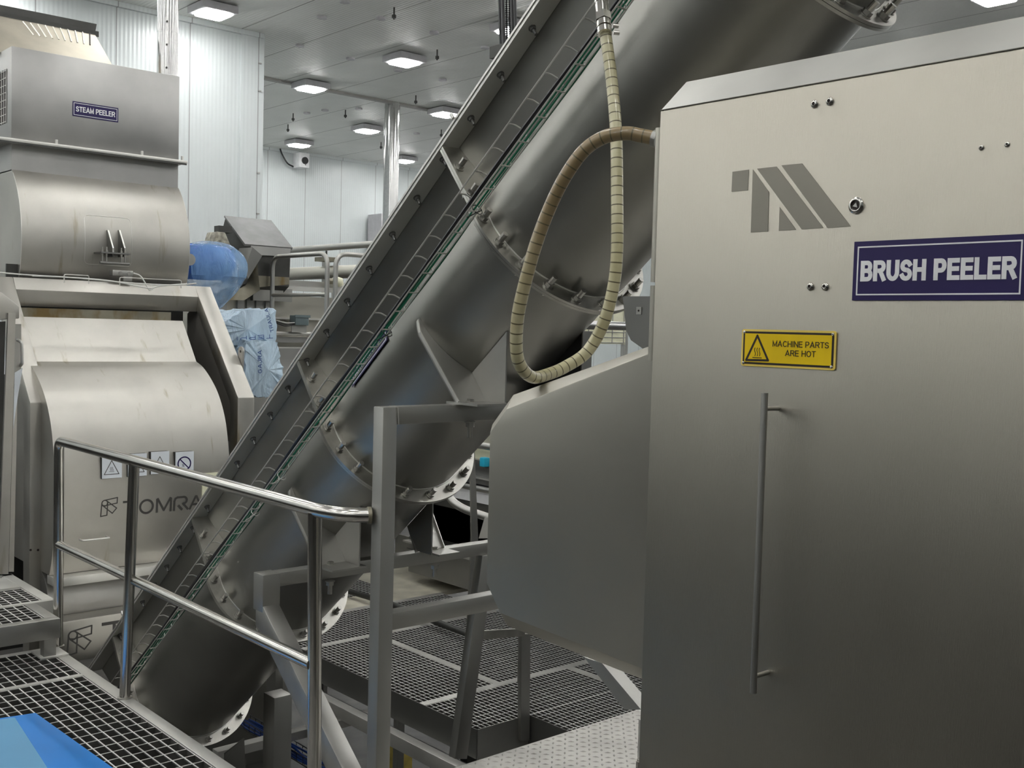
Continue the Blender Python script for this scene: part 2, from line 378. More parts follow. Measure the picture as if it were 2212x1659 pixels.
# =================================================================== the room
CEIL, FLOOR = 6.0, -2.2
struct(MB().box(-9, 28, -8, 24.1, CEIL, CEIL+.15).build('ceiling', M['ceiling'], loc=(0, 0, 0)))
struct(MB().box(-9, 28, -8, 24.1, FLOOR-.15, FLOOR).build('floor', M['floor'], loc=(0, 0, FLOOR)))
struct(MB().box(7.95, 28, 23.9, 24.1, FLOOR, CEIL).build('wall_back', M['wall'], loc=(0, 0, 0)))
struct(MB().box(-9, 7.95, 14.7, 23.9, FLOOR, CEIL).build('wall_left_back', M['wall'], loc=(0, 0, 0)))
struct(MB().box(-9.2, -9, -8, 14.7, FLOOR, CEIL).build('wall_left', M['wall_y'], loc=(0, 0, 0)))
struct(MB().box(28, 28.2, -8, 24.1, FLOOR, CEIL).build('wall_right', M['wall_y'], loc=(0, 0, 0)))
struct(MB().box(-9.2, 28.2, -8.2, -8, FLOOR, CEIL).build('wall_front', M['wall'], loc=(0, 0, 0)))
struct(MB().box(7.60, 7.965, 14.66, 14.70, FLOOR, CEIL-.02).build('trim_1', M['wall'], loc=(0, 0, 0)))
struct(MB().box(7.95, 28, 23.84, 23.9, CEIL-.07, CEIL-.001).build('trim_2', M['wall'], loc=(0, 0, 0)))
struct(MB().box(-9, 7.95, 14.64, 14.70, CEIL-.07, CEIL-.001).build('trim_3', M['wall'], loc=(0, 0, 0)))
tr = MB().box(7.97, 24, 17.13, 17.23, CEIL-.045, CEIL-.001)
struct(tr.build('trim_4', plain('ceiling_rail', (.34, .33, .31), .5), loc=(12, 17.18, CEIL-.05)))
DARK_REFLECT = plain('added_dark_reflection_panel', (.045, .045, .043), .5)  # dark panels added low on the walls to darken reflections in the steel
struct(MB().box(-9, -8.95, -8, 14.7, FLOOR, 2.9).build('added_dark_panel_1', DARK_REFLECT, loc=(0, 0, 0)))
struct(MB().box(-8.95, 7.9, 14.60, 14.64, FLOOR, 1.0).build('added_dark_panel_2', DARK_REFLECT, loc=(0, 0, 0)))
struct(MB().box(-8.95, 27.9, -8, -7.95, FLOOR, 2.0).build('added_dark_panel_3', DARK_REFLECT, loc=(0, 0, 0)))
# hooks on the wall end
for z in (5.55, 5.15, 3.95, 3.35):
    tag(MB().box(7.87, 7.915, 14.64, 14.66, z, z+.018).build('wall_clip', M['hood']), None, 'clip', 'clips on the end of the white wall')
for o, h in zip([o for o in bpy.data.objects if o.name.startswith('wall_clip')], ('topmost', 'second highest', 'third highest', 'lowest')):
    o['label'] = 'small dark metal clip on the end of the white panel wall, %s of four' % h
# ceiling suspension buttons and hangers
hb = []
k = 0
for px, py in [(745,6),(695,40),(822,42),(757,129),(648,101),(938,73),(860,154),(956,175),(1048,105),(663,246),(702,240),(900,290),(775,237)]:
    p = at(px, py, 'z', CEIL-.03)
    o = MB().cyl(p, p+V(0, 0, .029), .07, 14).build('ceiling_fixing_cap', M['lampbody'], smooth=60); hb.append(o)
for o in hb: tag(o, 'small round cap fixing a ceiling panel joint', 'fixing cap', 'round caps along the ceiling joints')
for px, py in [(851,42),(485,40),(746,255),(898,225),(823,322),(633,262),(622,285),(953,296),(944,130),(980,280)]:
    p = at(px, py, 'z', CEIL-.16)
    h = MB().cyl(p, V(p.x, p.y, CEIL-.001), .012, 8); h.cyl(p+V(0, 0, .02), p+V(0, 0, .06), .03, 8)
    tag(h.build('threaded_hanger', M['dark']), 'short threaded steel hanger hanging from the ceiling', 'hanger', 'threaded hangers under the ceiling')

# lamps
def make_lamp():
    t = thing('ceiling_lamp', '', 'lamp', (10.1, 14.1, CEIL-.13), 'square ceiling lamps')
    c = V(10.1, 14.1, CEIL-.13)
    hs = MB(); s1, s2 = .25, .19
    hs.prism([(c.x-s1, c.y-s1, c.z+.01), (c.x+s1, c.y-s1, c.z+.01), (c.x+s1, c.y+s1, c.z+.01), (c.x-s1, c.y+s1, c.z+.01)], (0, 0, .10))
    hs.build('housing', M['lampbody'], t, bevel=.008)
    MB().box(c.x-.05, c.x+.05, c.y-.05, c.y+.05, c.z+.11, c.z+.129).build('ceiling_bracket', M['lampbody'], t)
    dm = MB(); rr = []
    for qx, qy, a0 in ((1, 1, 0), (-1, 1, 90), (-1, -1, 180), (1, -1, 270)):
        for k in range(6): rr.append((c.x+qx*(s2-.05)+.05*math.cos(math.radians(a0+18*k)), c.y+qy*(s2-.05)+.05*math.sin(math.radians(a0+18*k)), c.z-.016))
    dm.prism(rr, (0, 0, .024)); dm.build('diffuser', M['lamp'], t)
    return t
def copy_tree(o, parent=None):
    c = o.copy(); COL.objects.link(c)
    if parent is not None: c.parent = parent
    for ch in list(o.children): copy_tree(ch, c)
    return c
lamp0 = make_lamp(); used = False
LL = {(10.1, 14.1): 'largest fully visible square ceiling lamp, upper centre left of the conveyor', (10.1, 16.9): 'square ceiling lamp nearest to the white wall corner, above the ceiling rail',
      (13.1, 16.9): 'square ceiling lamp closest to the conveyor edge, right of the round column', (13.1, 19.6): 'square ceiling lamp just left of the round column',
      (13.1, 22.4): 'farthest left square ceiling lamp, above the small wall camera', (16.1, 22.4): 'small far ceiling lamp partly hidden behind the round column',
      (7.1, 14.0): 'square ceiling lamp cut off by the top of the view beside the round duct', (10.1, 11.5): 'square ceiling lamp behind the black hanging conduits'}
ys = {14.1: 14.1}
for i in range(12):
    for j in range(-7, 4):
        x = -7.9+3*i; y = [14.1, 16.9, 19.6, 22.4][j] if j >= 0 else 14.1+2.65*j
        if x < 7.3 and y > 14.2: continue
        if abs(x-7.1) < .01 and j == 0: x, y = 6.75, 13.85
        if y < -4: continue
        if abs(x-10.1) < .01 and j == -1: y = 11.5
        o = lamp0 if not used else copy_tree(lamp0)
        used = True
        o.location = (x, y, CEIL-.13)
        key = (round(x, 1), round(y, 1)) if (round(x, 1), round(y, 1)) in LL else ((7.1, 14.0) if x == 6.75 else None)
        o['label'] = LL.get(key, 'square white ceiling lamp in the row beyond the edges of the view')
# camera on the far wall
t = thing('security_camera', 'small white box camera with a black front under the far ceiling corner', 'camera', (13.86, 23.62, 5.55))
c = V(13.86, 23.62, 5.55)
MB().box(c.x-.14, c.x+.14, c.y-.2, c.y+.12, c.z, c.z+.36).build('housing', M['white'], t, bevel=.02)
MB().tube([(c.x+.02, c.y-.205, c.z+.07), (c.x+.02, c.y-.23, c.z+.07)], .01).cyl((c.x+.0, c.y-.2, c.z+.17), (c.x+.0, c.y-.235, c.z+.17), .085, 20).build('lens', M['rubber'], t)
MB().tube(smoothpath([(c.x-.12, c.y+.1, c.z+.03), (c.x-.3, c.y+.1, c.z+.1), (c.x-.42, c.y+.15, c.z+.3), (c.x-.45, c.y+.2, c.z+.44)]), .02, 8).build('cable', M['rubber'], t)
MB().box(c.x-.1, c.x+.1, c.y+.12, c.y+.28, c.z+.05, c.z+.12).build('wall_bracket', M['white'], t)
# round foil columns
def column(name, label, x, y, r, z0, z1, seams):
    t = thing(name, label, 'duct', (x, y, z0))
    MB().cyl((x, y, z0), (x, y, z1), r, 40).build('cladding', M['foil'], t, smooth=40)
    for z in seams: MB().cyl((x, y, z-.02), (x, y, z+.02), r*1.03, 40).build('band', M['foil'], t)
    s = MB(); k = z0+.05
    s.box(x-r*.55-.008, x-r*.55+.008, y-r*.86, y-r*.80, z0, z1)
    s.build('long_seam', M['foil'], t)
    z = z0+.9
    while r < .1 and z < z1:
        MB().cyl((x-r*.45, y-r*.86, z), (x-r*.45-.004, y-r*.92, z), .008, 8).build('rivet', M['dark'], t); z += .18
    return t
column('insulated_pipe', 'round foil clad vertical pipe rising behind the steam peeler to the ceiling', 3.72, 8.42, .082, 2.3, CEIL-.001, (4.05, 5.2))
cp = at(848, 222, 'z', CEIL)
column('insulated_pipe', 'round foil clad column meeting the ceiling rail left of the conveyor', cp.x, cp.y, .145, FLOOR, CEIL-.001, (5.9, 4.75, 3.4, 2.0))

# =================================================================== the inclined screw conveyor
CO = V(2.75824, 2.56, 2.373936); TH = 0.69195
CA = V(0, -math.cos(TH), math.sin(TH)); CN = V(0, math.sin(TH), math.cos(TH)); CXV = V(1, 0, 0)
def cv(u, v, s): return CO + CXV*u + CN*v + CA*s
R = .32; RF = .384
FS = [-4.2848+.0, -2.9728, -1.6736+.0, -.4147, .855]
conv = thing('screw_conveyor', 'large inclined steel screw conveyor trough rising from lower left to top right', 'conveyor', cv(0, -.4, -4.6))
def casing_profile(r, n=40):
    kink = (-.236, .212); a0 = math.atan2(.212, -.236); a1 = math.atan2(.212, .236)
    pts = [(-.285, .378)]
    # around the bottom from left kink to right kink
    aa0 = a0; aa1 = a1+2*math.pi
    for k in range(n+1):
        a = aa0+(aa1-aa0)*k/n; pts.append((r*math.cos(a), r*math.sin(a)))
    pts.append((.285, .378)); return pts
edges = [-4.75]+FS+[2.6]
for i in range(6):
    s0, s1 = edges[i]+.011, edges[i+1]-.011
    mb = MB(); prof = casing_profile(R); n = len(prof); inner = [(u*.985, v*.985 if v < .37 else v) for u, v in prof]
    segs = 10
    for pr_, off in ((prof, 0), (inner, 1)):
        for k in range(segs+1):
            s_ = s0+(s1-s0)*k/segs
            for u, v in pr_: mb.v.append(cv(u, v, s_))
    N = n*(segs+1)
    for k in range(segs):
        for q in range(n-1):
            mb.f.append((k*n+q, k*n+q+1, (k+1)*n+q+1, (k+1)*n+q)); mb.f.append((N+k*n+q, N+k*n+q+1, N+(k+1)*n+q+1, N+(k+1)*n+q))
    for k in (0, segs):
        for q in range(n-1): mb.f.append((k*n+q, k*n+q+1, N+k*n+q+1, N+k*n+q))
    for q in (0, n-1):
        for k in range(segs): mb.f.append((k*n+q, (k+1)*n+q, N+(k+1)*n+q, N+k*n+q))
    if i == 0: mb.prism([cv(u, v, s0) for u, v in prof], CA*-.006)
    mb.build('casing_section', M['tube'], conv, smooth=20)
# flanges with bolts
def flange_profile(ro, n=44):
    a0 = math.pi-math.asin(.065/ro); pts = [(-.362, .362), (-.366, .065)]
    for k in range(n+1):
        a = a0+(2*math.pi+math.asin(.065/ro)-a0)*k/n; pts.append((ro*math.cos(a), ro*math.sin(a)))
    return pts+[(.366, .065), (.362, .362)]
BOLTA = [178, 196, 214, 233, 252, 272, 292, 312, 331, 350]
for i, s in enumerate(FS):
    mb = MB(); out = flange_profile(RF); inn = [(p[0], p[1]) for p in casing_profile(R-.002)]
    # ring between outer and inner outline, sampled by angle
    def samp(poly, m):
        L = [0]
        for a, b in zip(poly, poly[1:]): L.append(L[-1]+math.dist(a, b))
        r_ = []
        for k in range(m+1):
            d = L[-1]*k/m; j = 0
            while j < len(L)-2 and L[j+1] < d: j += 1
            f_ = (d-L[j])/(L[j+1]-L[j]+1e-9); r_.append((poly[j][0]+(poly[j+1][0]-poly[j][0])*f_, poly[j][1]+(poly[j+1][1]-poly[j][1])*f_))
        return r_
    # keep key corners aligned: split in three stretches
    out_l = samp([(-.362, .362), (-.366, .065)], 6); inn_l = samp([(-.285, .374), (-.236, .212), (R*math.cos(math.radians(165)), R*math.sin(math.radians(165)))], 6)
    m_ = 48; a0 = math.radians(170.3); a1 = math.radians(369.7)
    out_c = [(RF*math.cos(a0+(a1-a0)*k/m_), RF*math.sin(a0+(a1-a0)*k/m_)) for k in range(m_+1)]
    b0 = math.radians(165); b1 = math.radians(375)
    inn_c = [(R*math.cos(b0+(b1-b0)*k/m_), R*math.sin(b0+(b1-b0)*k/m_)) for k in range(m_+1)]
    out_ = out_l+out_c+[(-x, y) for x, y in reversed(out_l)]; in_ = inn_l+inn_c+[(-x, y) for x, y in reversed(inn_l)]
    for half in (0, 1):
        z0_, z1_ = (-.0105, -.0008) if half == 0 else (.0008, .0105)
        rr = .998 if half == 0 else 1
        o_ = len(mb.v); n = len(out_)
        for s_ in (s+z0_, s+z1_):
            for u, v in out_: mb.v.append(cv(u*rr, v*rr, s_))
            for u, v in in_: mb.v.append(cv(u*.99, v*.99, s_))
        for q in range(n-1):
            mb.f.append((o_+q, o_+q+1, o_+n+q+1, o_+n+q)); mb.f.append((o_+2*n+q, o_+2*n+q+1, o_+3*n+q+1, o_+3*n+q))
            mb.f.append((o_+q, o_+q+1, o_+2*n+q+1, o_+2*n+q)); mb.f.append((o_+n+q, o_+n+q+1, o_+3*n+q+1, o_+3*n+q))
        for q in (0, n-1): mb.f.append((o_+q, o_+n+q, o_+3*n+q, o_+2*n+q))
    fo = mb.build('flange', M['flange'], conv)
    wb = MB().tube([cv(R*1.004*math.cos(a0+(a1-a0)*k/m_), R*1.004*math.sin(a0+(a1-a0)*k/m_), s+.012) for k in range(m_+1)], .003, 6)
    wb.build('weld_bead', M['edge'], fo)
    pos = [(-.335, .262), (-.345, .135)]+[(.352*math.cos(math.radians(a)), .352*math.sin(math.radians(a))) for a in BOLTA]
    for u, v in pos:
        b = MB(); hexbolt(b, cv(u, v, s+.011), CA, .0165, .016, .030, .0105); 
        if i < 4: hexbolt(b, cv(u, v, s-.011), -CA, .0165, .014)
        b.build('bolt', M['bolt'], fo, smooth=30)
# lid with overhanging lip
lid = MB().prism([cv(-.366, .379, -4.75), cv(.366, .379, -4.75), cv(.366, .387, -4.75), cv(-.366, .387, -4.75)], CA*7.35)
lid.prism([cv(-.362, .366, -4.75), cv(-.284, .366, -4.75), cv(-.284, .378, -4.75), cv(-.362, .378, -4.75)], CA*7.35)
lid.prism([cv(.362, .366, -4.75), cv(.284, .366, -4.75), cv(.284, .378, -4.75), cv(.362, .378, -4.75)], CA*7.35)
lido = lid.build('cover_plate', M['edge'], conv)
for k in range(-6, 23):
    s_ = .137-.2*k
    b = MB(); hexbolt(b, cv(-.322, .366, s_), -CN, .011, .012, .022, .006); hexbolt(b, cv(-.322, .387, s_), CN, .011, .010)
    b.build('bolt', M['wallplate'], lido, smooth=30)
# small hook-like clips on the lid edge
for s_ in (-.30, -4.05):
    b = MB().box(-.004, .004, 0, .012, 0, .022); b.v = [cv(-.372, .385, s_)+CXV*p.x+CA*p.y+CN*p.z for p in b.v]
    b.build('lid_clip', M['edge'], lido)
# end bearing above the uppermost flange
eb = MB().cyl(cv(0, 0, .867), cv(0, 0, 1.6), .001, 8); eb = MB()
# saddle brackets
def saddle(sb, zb):
    yb = cv(0, -.396, sb).y
    for sg in (-1, 1):
        poly = [(-.345, -.02)]
        for k in range(9):
            a = math.radians(180+ (232.4-180)*k/8); poly.append(((R+.001)*math.cos(a), (R+.001)*math.sin(a)))
        poly += [(-.178, -.396), (-.335, -.396), (-.362, -.08)]
        pl = MB().prism([cv(-sg*u if sg == 1 else u, v, sb) for u, v in poly], CA*.006)
        po = pl.build('saddle_plate', M['frame'], conv)
        # folded outer rim of the saddle plate
        fl_ = MB(); rim = [(-.345, -.02), (-.362, -.08), (-.335, -.396)]
        for a, b in zip(rim, rim[1:]):
            fl_.prism([cv(-sg*a[0] if sg == 1 else a[0], a[1], sb), cv(-sg*b[0] if sg == 1 else b[0], b[1], sb), cv((-sg*b[0] if sg == 1 else b[0])+.004, b[1], sb), cv((-sg*a[0] if sg == 1 else a[0])+.004, a[1], sb)], CA*.02)
        fl_.build('folded_rim', M['edge'], po)
        x = CO.x + sg*.19
        p0 = cv(sg*.19, -.26, sb+.006); p1 = cv(sg*.19, -.26, sb+.25)
        gp = MB().prism([V(x, p0.y, p0.z), V(x, p1.y, p1.z), V(x, p1.y+.0, zb+.008), V(x, p1.y+.19, zb+.008), V(x, cv(0, -.38, sb).y, zb+.008)], (sg*.006, 0, 0))
        gp.build('gusset', M['frame'], conv)
        bp = MB().box(min(x+sg*.03, x-sg*.0+sg*.15), max(x+sg*.15, x-sg*.02), p1.y-.02, yb+.05, zb, zb+.008)
        bo = bp.build('foot_plate', M['frame'], conv)
        bb = MB(); hexbolt(bb, (x+sg*.09, yb-.015, zb+.008), (0, 0, 1), .014, .012)
        bb.build('bolt', M['bolt'], bo); 
        bb = MB().cyl((x+sg*.09, yb-.015, zb-.12), (x+sg*.09, yb-.015, zb-.064), .010, 10); hexbolt(bb, (x+sg*.09, yb-.015, zb-.062), (0, 0, -1), .017, .02)
        bb.build('bolt_end', M['bolt'], bo)
saddle(-.93, 1.476); saddle(-2.114, .72)

# blue sign on the conveyor, its lettering too small and hidden to read
sgn = thing('conveyor_sign', 'narrow navy sign with a white border on the conveyor behind the green cables', 'sign', cv(-.323, .07, -1.45))
SU = (CN*.94+CXV*.34).normalized(); SN = CA.cross(SU)
o3 = cv(-.3195, .062, -1.45)
Flat(o3, CA, SU, .0015).rect(0, .31, 0, .104).build('panel', M['navy'], sgn)
Flat(o3+SN*.0015, CA, SU, .0005).frame(.009, .301, .009, .095, .0035).build('border', M['white'], sgn)
fl = Flat(o3+SN*.0015, CA, SU, .0005)
for row, (x0_, x1_) in enumerate(((.045, .265), (.03, .28))):
    x_ = x0_
    while x_ < x1_:
        w_ = random.uniform(.006, .012); y_ = .056-row*.032
        fl.rect(x_, x_+w_*.35, y_, y_+.02); fl.rect(x_+w_*.5, x_+w_, y_+random.choice((0, .008, .015)), y_+random.uniform(.016, .02)); x_ += w_+.005
fl.build('lettering', M['white'], sgn)

# wire basket cable tray and its cables
tray = thing('wire_cable_tray', 'long wire basket cable tray running up beside the conveyor trough', 'cable tray', cv(-.4, .05, -4.6))
sec = [(-.432, .098), (-.402, .098), (-.378, .080), (-.378, .030), (-.392, .018), (-.432, .018)]
wr = MB()
for u, v in (sec[0], (-.3785, .048), (-.384, .024), sec[5]):
    wr.tube([cv(u, v, -4.7+.25*k) for k in range(25)], .003, 6)
wr.build('long_wire', M['edge'], tray)
k = 0; s_ = -4.66
while s_ < 1.2:
    MB().tube(arcbend([cv(u, v, s_) for u, v in sec], .008, 3), .0029, 6).build('rib', M['edge'], tray)
    s_ += .107 if k < 90 else .107; k += 1
for i in range(3):
    jitter = [random.uniform(-.004, .004) for _ in range(40)]
    p = smoothpath([cv(-.394+.006*i+jitter[q]*.6, .062-.009*i+.004*math.sin(q*1.3+i), -4.68+.28*q) for q in range(22)], 4)
    tag(MB().tube(p, .0035 if i else .008, 8).build('cable', M['green'] if i else M['blackhose']), ('black cable lying deepest in the wire cable tray', 'thin green cable in the middle of the wire cable tray', 'green cable on the outer side of the wire cable tray')[i], 'cable')
p = smoothpath([cv(-.374, .040-.012*abs(math.sin(q*1.1)), -4.5+.3*q) for q in range(19)], 4)
tag(MB().tube(p, .0045, 8).build('cable', M['green']), 'thicker green cable sagging below the tray against the conveyor', 'cable')
for s_ in (-1.05, -.38, -2.05, -2.35):
    tag(MB().tube([cv(-.385+.02*math.cos(a/8*2*math.pi), .028+.022*math.sin(a/8*2*math.pi), s_) for a in range(9)]+[cv(-.44, -.005, s_-.01)], .0018, 6).build('cable_tie', M['whitecable'] if s_ < -2 else M['rubber']),
        {-1.05: 'black cable tie on the tray beside the navy sign', -.38: 'black cable tie on the tray at the third flange from the bottom', -2.05: 'pale cable tie on the tray below the second gusset', -2.35: 'lower pale cable tie hanging loose from the tray'}[s_], 'cable tie')

# support frames under the conveyor
def frame1():
    t = thing('support_frame', 'square tube steel frame carrying the conveyor next to the handrail', 'frame', (2.13, 3.04, FLOOR))
    MB().box(2.100, 2.158, 3.010, 3.068, FLOOR, 1.474).build('upright', M['frame'], t, bevel=.0025)
    MB().box(3.40, 3.46, 3.010, 3.068, .703, 1.474).build('upright', M['frame'], t, bevel=.0025)
    MB().box(2.158, 3.40, 3.012, 3.066, 1.414, 1.475).build('top_beam', M['frame'], t, bevel=.0025)
    MB().box(2.158, 3.40, 3.012, 3.066, .703, .763).build('cross_beam', M['frame'], t, bevel=.0025)
    MB().bar((2.158, 3.0085, 1.474), (2.163, 3.0085, 1.414), .003, .004, (0, 1, 0)).build('weld_seam', M['edge'], t)
    MB().box(2.09, 2.17, 3.0, 3.08, FLOOR, FLOOR+.01).build('foot_plate', M['frame'], t)
frame1()
def frame2():
    t = thing('support_frame', 'lower steel frame with a slanting brace carrying the conveyor behind the handrail', 'frame', (2.9, 3.97, FLOOR))
    y0, y1 = 3.93, 4.01
    MB().box(2.165, 2.245, y0, y1, .565, .719).build('short_upright', M['frame'], t, bevel=.0025)
    MB().box(2.245, 3.50, y0+.01, y1-.01, .66, .718).build('top_beam', M['frame'], t, bevel=.0025)
    MB().prism([V(2.166, 3.945, .602), V(2.166, 3.071, -.078), V(2.166, 3.071, -.205), V(2.166, 3.945, .478), V(2.166, 3.99, .50), V(2.166, 3.99, .566)], (.075, 0, 0)).build('slanting_leg', M['frame'], t, bevel=.0025)
    MB().prism([V(3.335, y0, .66), V(3.415, y0, .66), at(1009, 1640, 'y', y0), at(983, 1640, 'y', y0)], (0, .05, 0)).build('far_leg', M['frame'], t, bevel=.003)
frame2()
t = thing('support_column', 'dark square steel column standing under the lower conveyor trough', 'column', (3.0, 5.25, FLOOR))
MB().box(2.94, 3.05, 5.19, 5.31, FLOOR, -.30).build('shaft', M['frame'], t, bevel=.0025)
MB().box(2.85, 3.14, 5.10, 5.40, FLOOR, FLOOR+.015).build('foot_plate', M['frame'], t)
t = thing('floor_beam', 'pale flat steel cross bar low behind the slanting frame leg', 'beam', (4.1, 6.6, FLOOR))
MB().box(3.3, 4.9, 6.56, 6.64, -1.18, -1.12).build('bar', M['edge'], t)
MB().box(3.35, 3.41, 6.57, 6.63, FLOOR, -1.18).build('leg', M['frame'], t)
MB().box(4.78, 4.84, 6.57, 6.63, FLOOR, -1.18).build('leg', M['frame'], t)
t = thing('tapered_leg', 'tapered steel leg plate under the bottom end of the conveyor', 'leg', (2.9, 5.72, -1.3))
MB().prism([V(2.86, 5.60, -.72), V(2.98, 5.60, -.66), V(3.0, 5.60, -1.0), V(2.95, 5.60, FLOOR), V(2.90, 5.60, FLOOR), V(2.86, 5.60, -1.0)], (0, .012, 0)).build('plate', M['frame'], t)
MB().box(2.84, 3.02, 5.59, 5.78, FLOOR, FLOOR+.01).build('foot_plate', M['frame'], t)
t = thing('tapered_leg', 'broad pale leg under the bottom end of the conveyor, left of the tapered plate', 'leg', (2.7, 5.9, FLOOR))
MB().box(2.66, 2.80, 5.95, 6.03, FLOOR, -.68).build('post', M['frame'], t)

# =================================================================== the left platform with its handrail
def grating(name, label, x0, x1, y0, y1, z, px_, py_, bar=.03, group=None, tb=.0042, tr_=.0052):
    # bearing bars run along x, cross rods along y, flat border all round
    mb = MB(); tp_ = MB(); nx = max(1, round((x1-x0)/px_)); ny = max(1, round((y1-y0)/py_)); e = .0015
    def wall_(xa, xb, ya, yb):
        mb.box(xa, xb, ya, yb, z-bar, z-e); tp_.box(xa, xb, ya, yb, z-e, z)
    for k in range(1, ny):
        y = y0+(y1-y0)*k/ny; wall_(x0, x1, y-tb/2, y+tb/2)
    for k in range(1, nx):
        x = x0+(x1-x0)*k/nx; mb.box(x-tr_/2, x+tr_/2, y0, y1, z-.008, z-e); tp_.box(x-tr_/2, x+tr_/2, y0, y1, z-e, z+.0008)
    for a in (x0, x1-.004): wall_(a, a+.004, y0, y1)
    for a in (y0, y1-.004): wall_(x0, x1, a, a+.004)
    o = tag(mb.build(name, M['shaded_bar'], loc=((x0+x1)/2, (y0+y1)/2, z-bar)), label, 'grating', group)
    tag(tp_.build('lit_top_edges', M['grating'], o), 'top edges of the bars with light painted into the colour'); return o  # brighter colour stands for light falling on the bar tops
pf = thing('walkway_frame', 'steel edge frame of the near walkway grating at lower left', 'platform', (1.96, 4.2, -.12))
MB().box(1.935, 1.995, 2.0, 5.84, -.12, .002).build('edge_beam', M['edge'], pf, bevel=.003)
MB().box(.2, 1.935, 5.275, 5.305, -.10, .001).build('cross_strip', M['edge'], pf)
MB().box(.2, 1.935, 5.80, 5.84, -.12, .001).build('end_beam', M['edge'], pf)
MB().box(.2, .24, 2.0, 5.84, -.12, .001).build('edge_beam', M['edge'], pf)
for yy in (2.1, 5.7):
    for xx in (.25, 1.9): MB().box(xx, xx+.06, yy, yy+.06, FLOOR, -.12).build('leg', M['frame'], pf)
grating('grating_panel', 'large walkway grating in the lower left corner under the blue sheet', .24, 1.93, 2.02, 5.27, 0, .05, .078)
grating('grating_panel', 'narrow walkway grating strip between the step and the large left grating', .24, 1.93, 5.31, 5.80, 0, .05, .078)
sf = thing('step_platform', 'raised grating step with a steel frame at the left edge', 'step', (1.5, 6.2, 0))
MB().box(.6, 1.95, 5.64, 5.70, .10, .201).build('front_beam', M['frame'], sf, bevel=.003)
MB().box(1.89, 1.95, 5.70, 6.03, .10, .201).build('side_beam', M['frame'], sf, bevel=.003)
MB().box(.6, 2.05, 6.03, 6.07, .12, .201).build('cross_strip', M['edge'], sf)
MB().box(2.0, 2.06, 6.07, 6.80, .10, .201).build('side_beam', M['edge'], sf, bevel=.003)
MB().box(.6, 2.06, 6.76, 6.80, .10, .201).build('rear_beam', M['frame'], sf)
MB().box(.6, .64, 5.70, 6.76, .10, .201).build('side_beam', M['frame'], sf)
MB().box(1.87, 1.93, 5.645, 5.70, .012, .10).build('leg', M['frame'], sf)
MB().box(1.85, 1.99, 5.63, 5.78, .0025, .012).build('foot_plate', M['edge'], sf, bevel=.002)
MB().box(.62, .68, 5.645, 5.70, .002, .10).build('leg', M['frame'], sf)
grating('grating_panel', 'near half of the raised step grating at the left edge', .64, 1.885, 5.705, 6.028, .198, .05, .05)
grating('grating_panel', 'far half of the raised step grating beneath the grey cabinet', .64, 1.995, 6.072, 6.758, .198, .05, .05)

hr = thing('handrail', 'polished tubular steel handrail along the near walkway', 'handrail', (2.0, 4.4, 0))
r_ = .0255
top = arcbend([V(2.0, 5.82, .0), V(2.0, 5.82, 1.1), V(2.0, 3.23, 1.1), V(2.103, 3.05, 1.1)], .045, 6)
# top rail with the end post bent from one tube
MB().tube(arcbend([V(2.0, 5.82, .45), V(2.0, 5.82, 1.1), V(2.0, 4.5, 1.1)], .05, 8)+[V(2.0, 3.4, 1.1)]+smoothpath([V(2.0, 3.32, 1.1), V(2.005, 3.22, 1.1), V(2.04, 3.12, 1.1), V(2.101, 3.07, 1.1)], 5)[1:], r_, 20).build('top_rail', M['polished'], hr, smooth=60)
MB().tube([V(2.0, 5.82, .003), V(2.0, 5.82, .5)], r_*.99, 20).build('post', M['polished'], hr, smooth=60)
MB().tube([V(1.965, 4.84, .003), V(2.0, 4.84, 1.09)], r_*.95, 20).build('post', M['polished'], hr, smooth=60)
MB().tube([V(2.03, 3.27, -.6), V(2.0, 3.27, 1.09)], r_*.98, 20).build('post', M['polished'], hr, smooth=60)
MB().tube([V(2.0, 5.82, .55), V(2.0, 3.27, .55)], r_*.9, 20).build('middle_rail', M['polished'], hr, smooth=60)
for p, d in ((V(1.965, 4.84, .002), V(0, 0, 1)), (V(2.0, 5.82, .002), V(0, 0, 1))):
    MB().ring(p, d, r_+.007, r_-.003, .006, 20).build('weld_ring', M['flange'], hr)
MB().ring(V(2.088, 3.075, 1.1), V(.7, -.3, 0), r_+.004, r_-.003, .012, 20).build('weld_ring', M['stained'], hr)

# blue folded sheet lying on the grating
bs = thing('blue_cover', 'blue sheet cover with a paler flat top lying on the near grating', 'cover', (1.3, 4.2, .002))
a0 = V(.9, 4.66, .10); a1 = V(1.415, 4.64, .10); a2 = V(1.575, 4.87, .012); 
MB().prism([V(.7, 3.88, .085), V(1.33, 3.88, .085), V(1.415, 4.62, .085), V(.7, 4.76, .085)], (0, 0, .012)).build('top', M['blue_lit_top'], bs)
MB().prism([V(1.33, 3.88, .097), V(1.415, 4.62, .097), V(1.575, 4.86, .012), V(1.62, 3.88, .012)], (-.004, 0, -.008)).build('sloping_side', M['blue_sheet'], bs)
MB().prism([V(.7, 4.76, .097), V(1.415, 4.62, .097), V(1.575, 4.86, .012), V(.7, 4.95, .012)], (0, -.006, -.008)).build('end_side', M['blue_sheet'], bs)
MB().box(.72, 1.3, 3.88, 4.6, .004, .084).build('filling', M['blue_sheet'], bs)

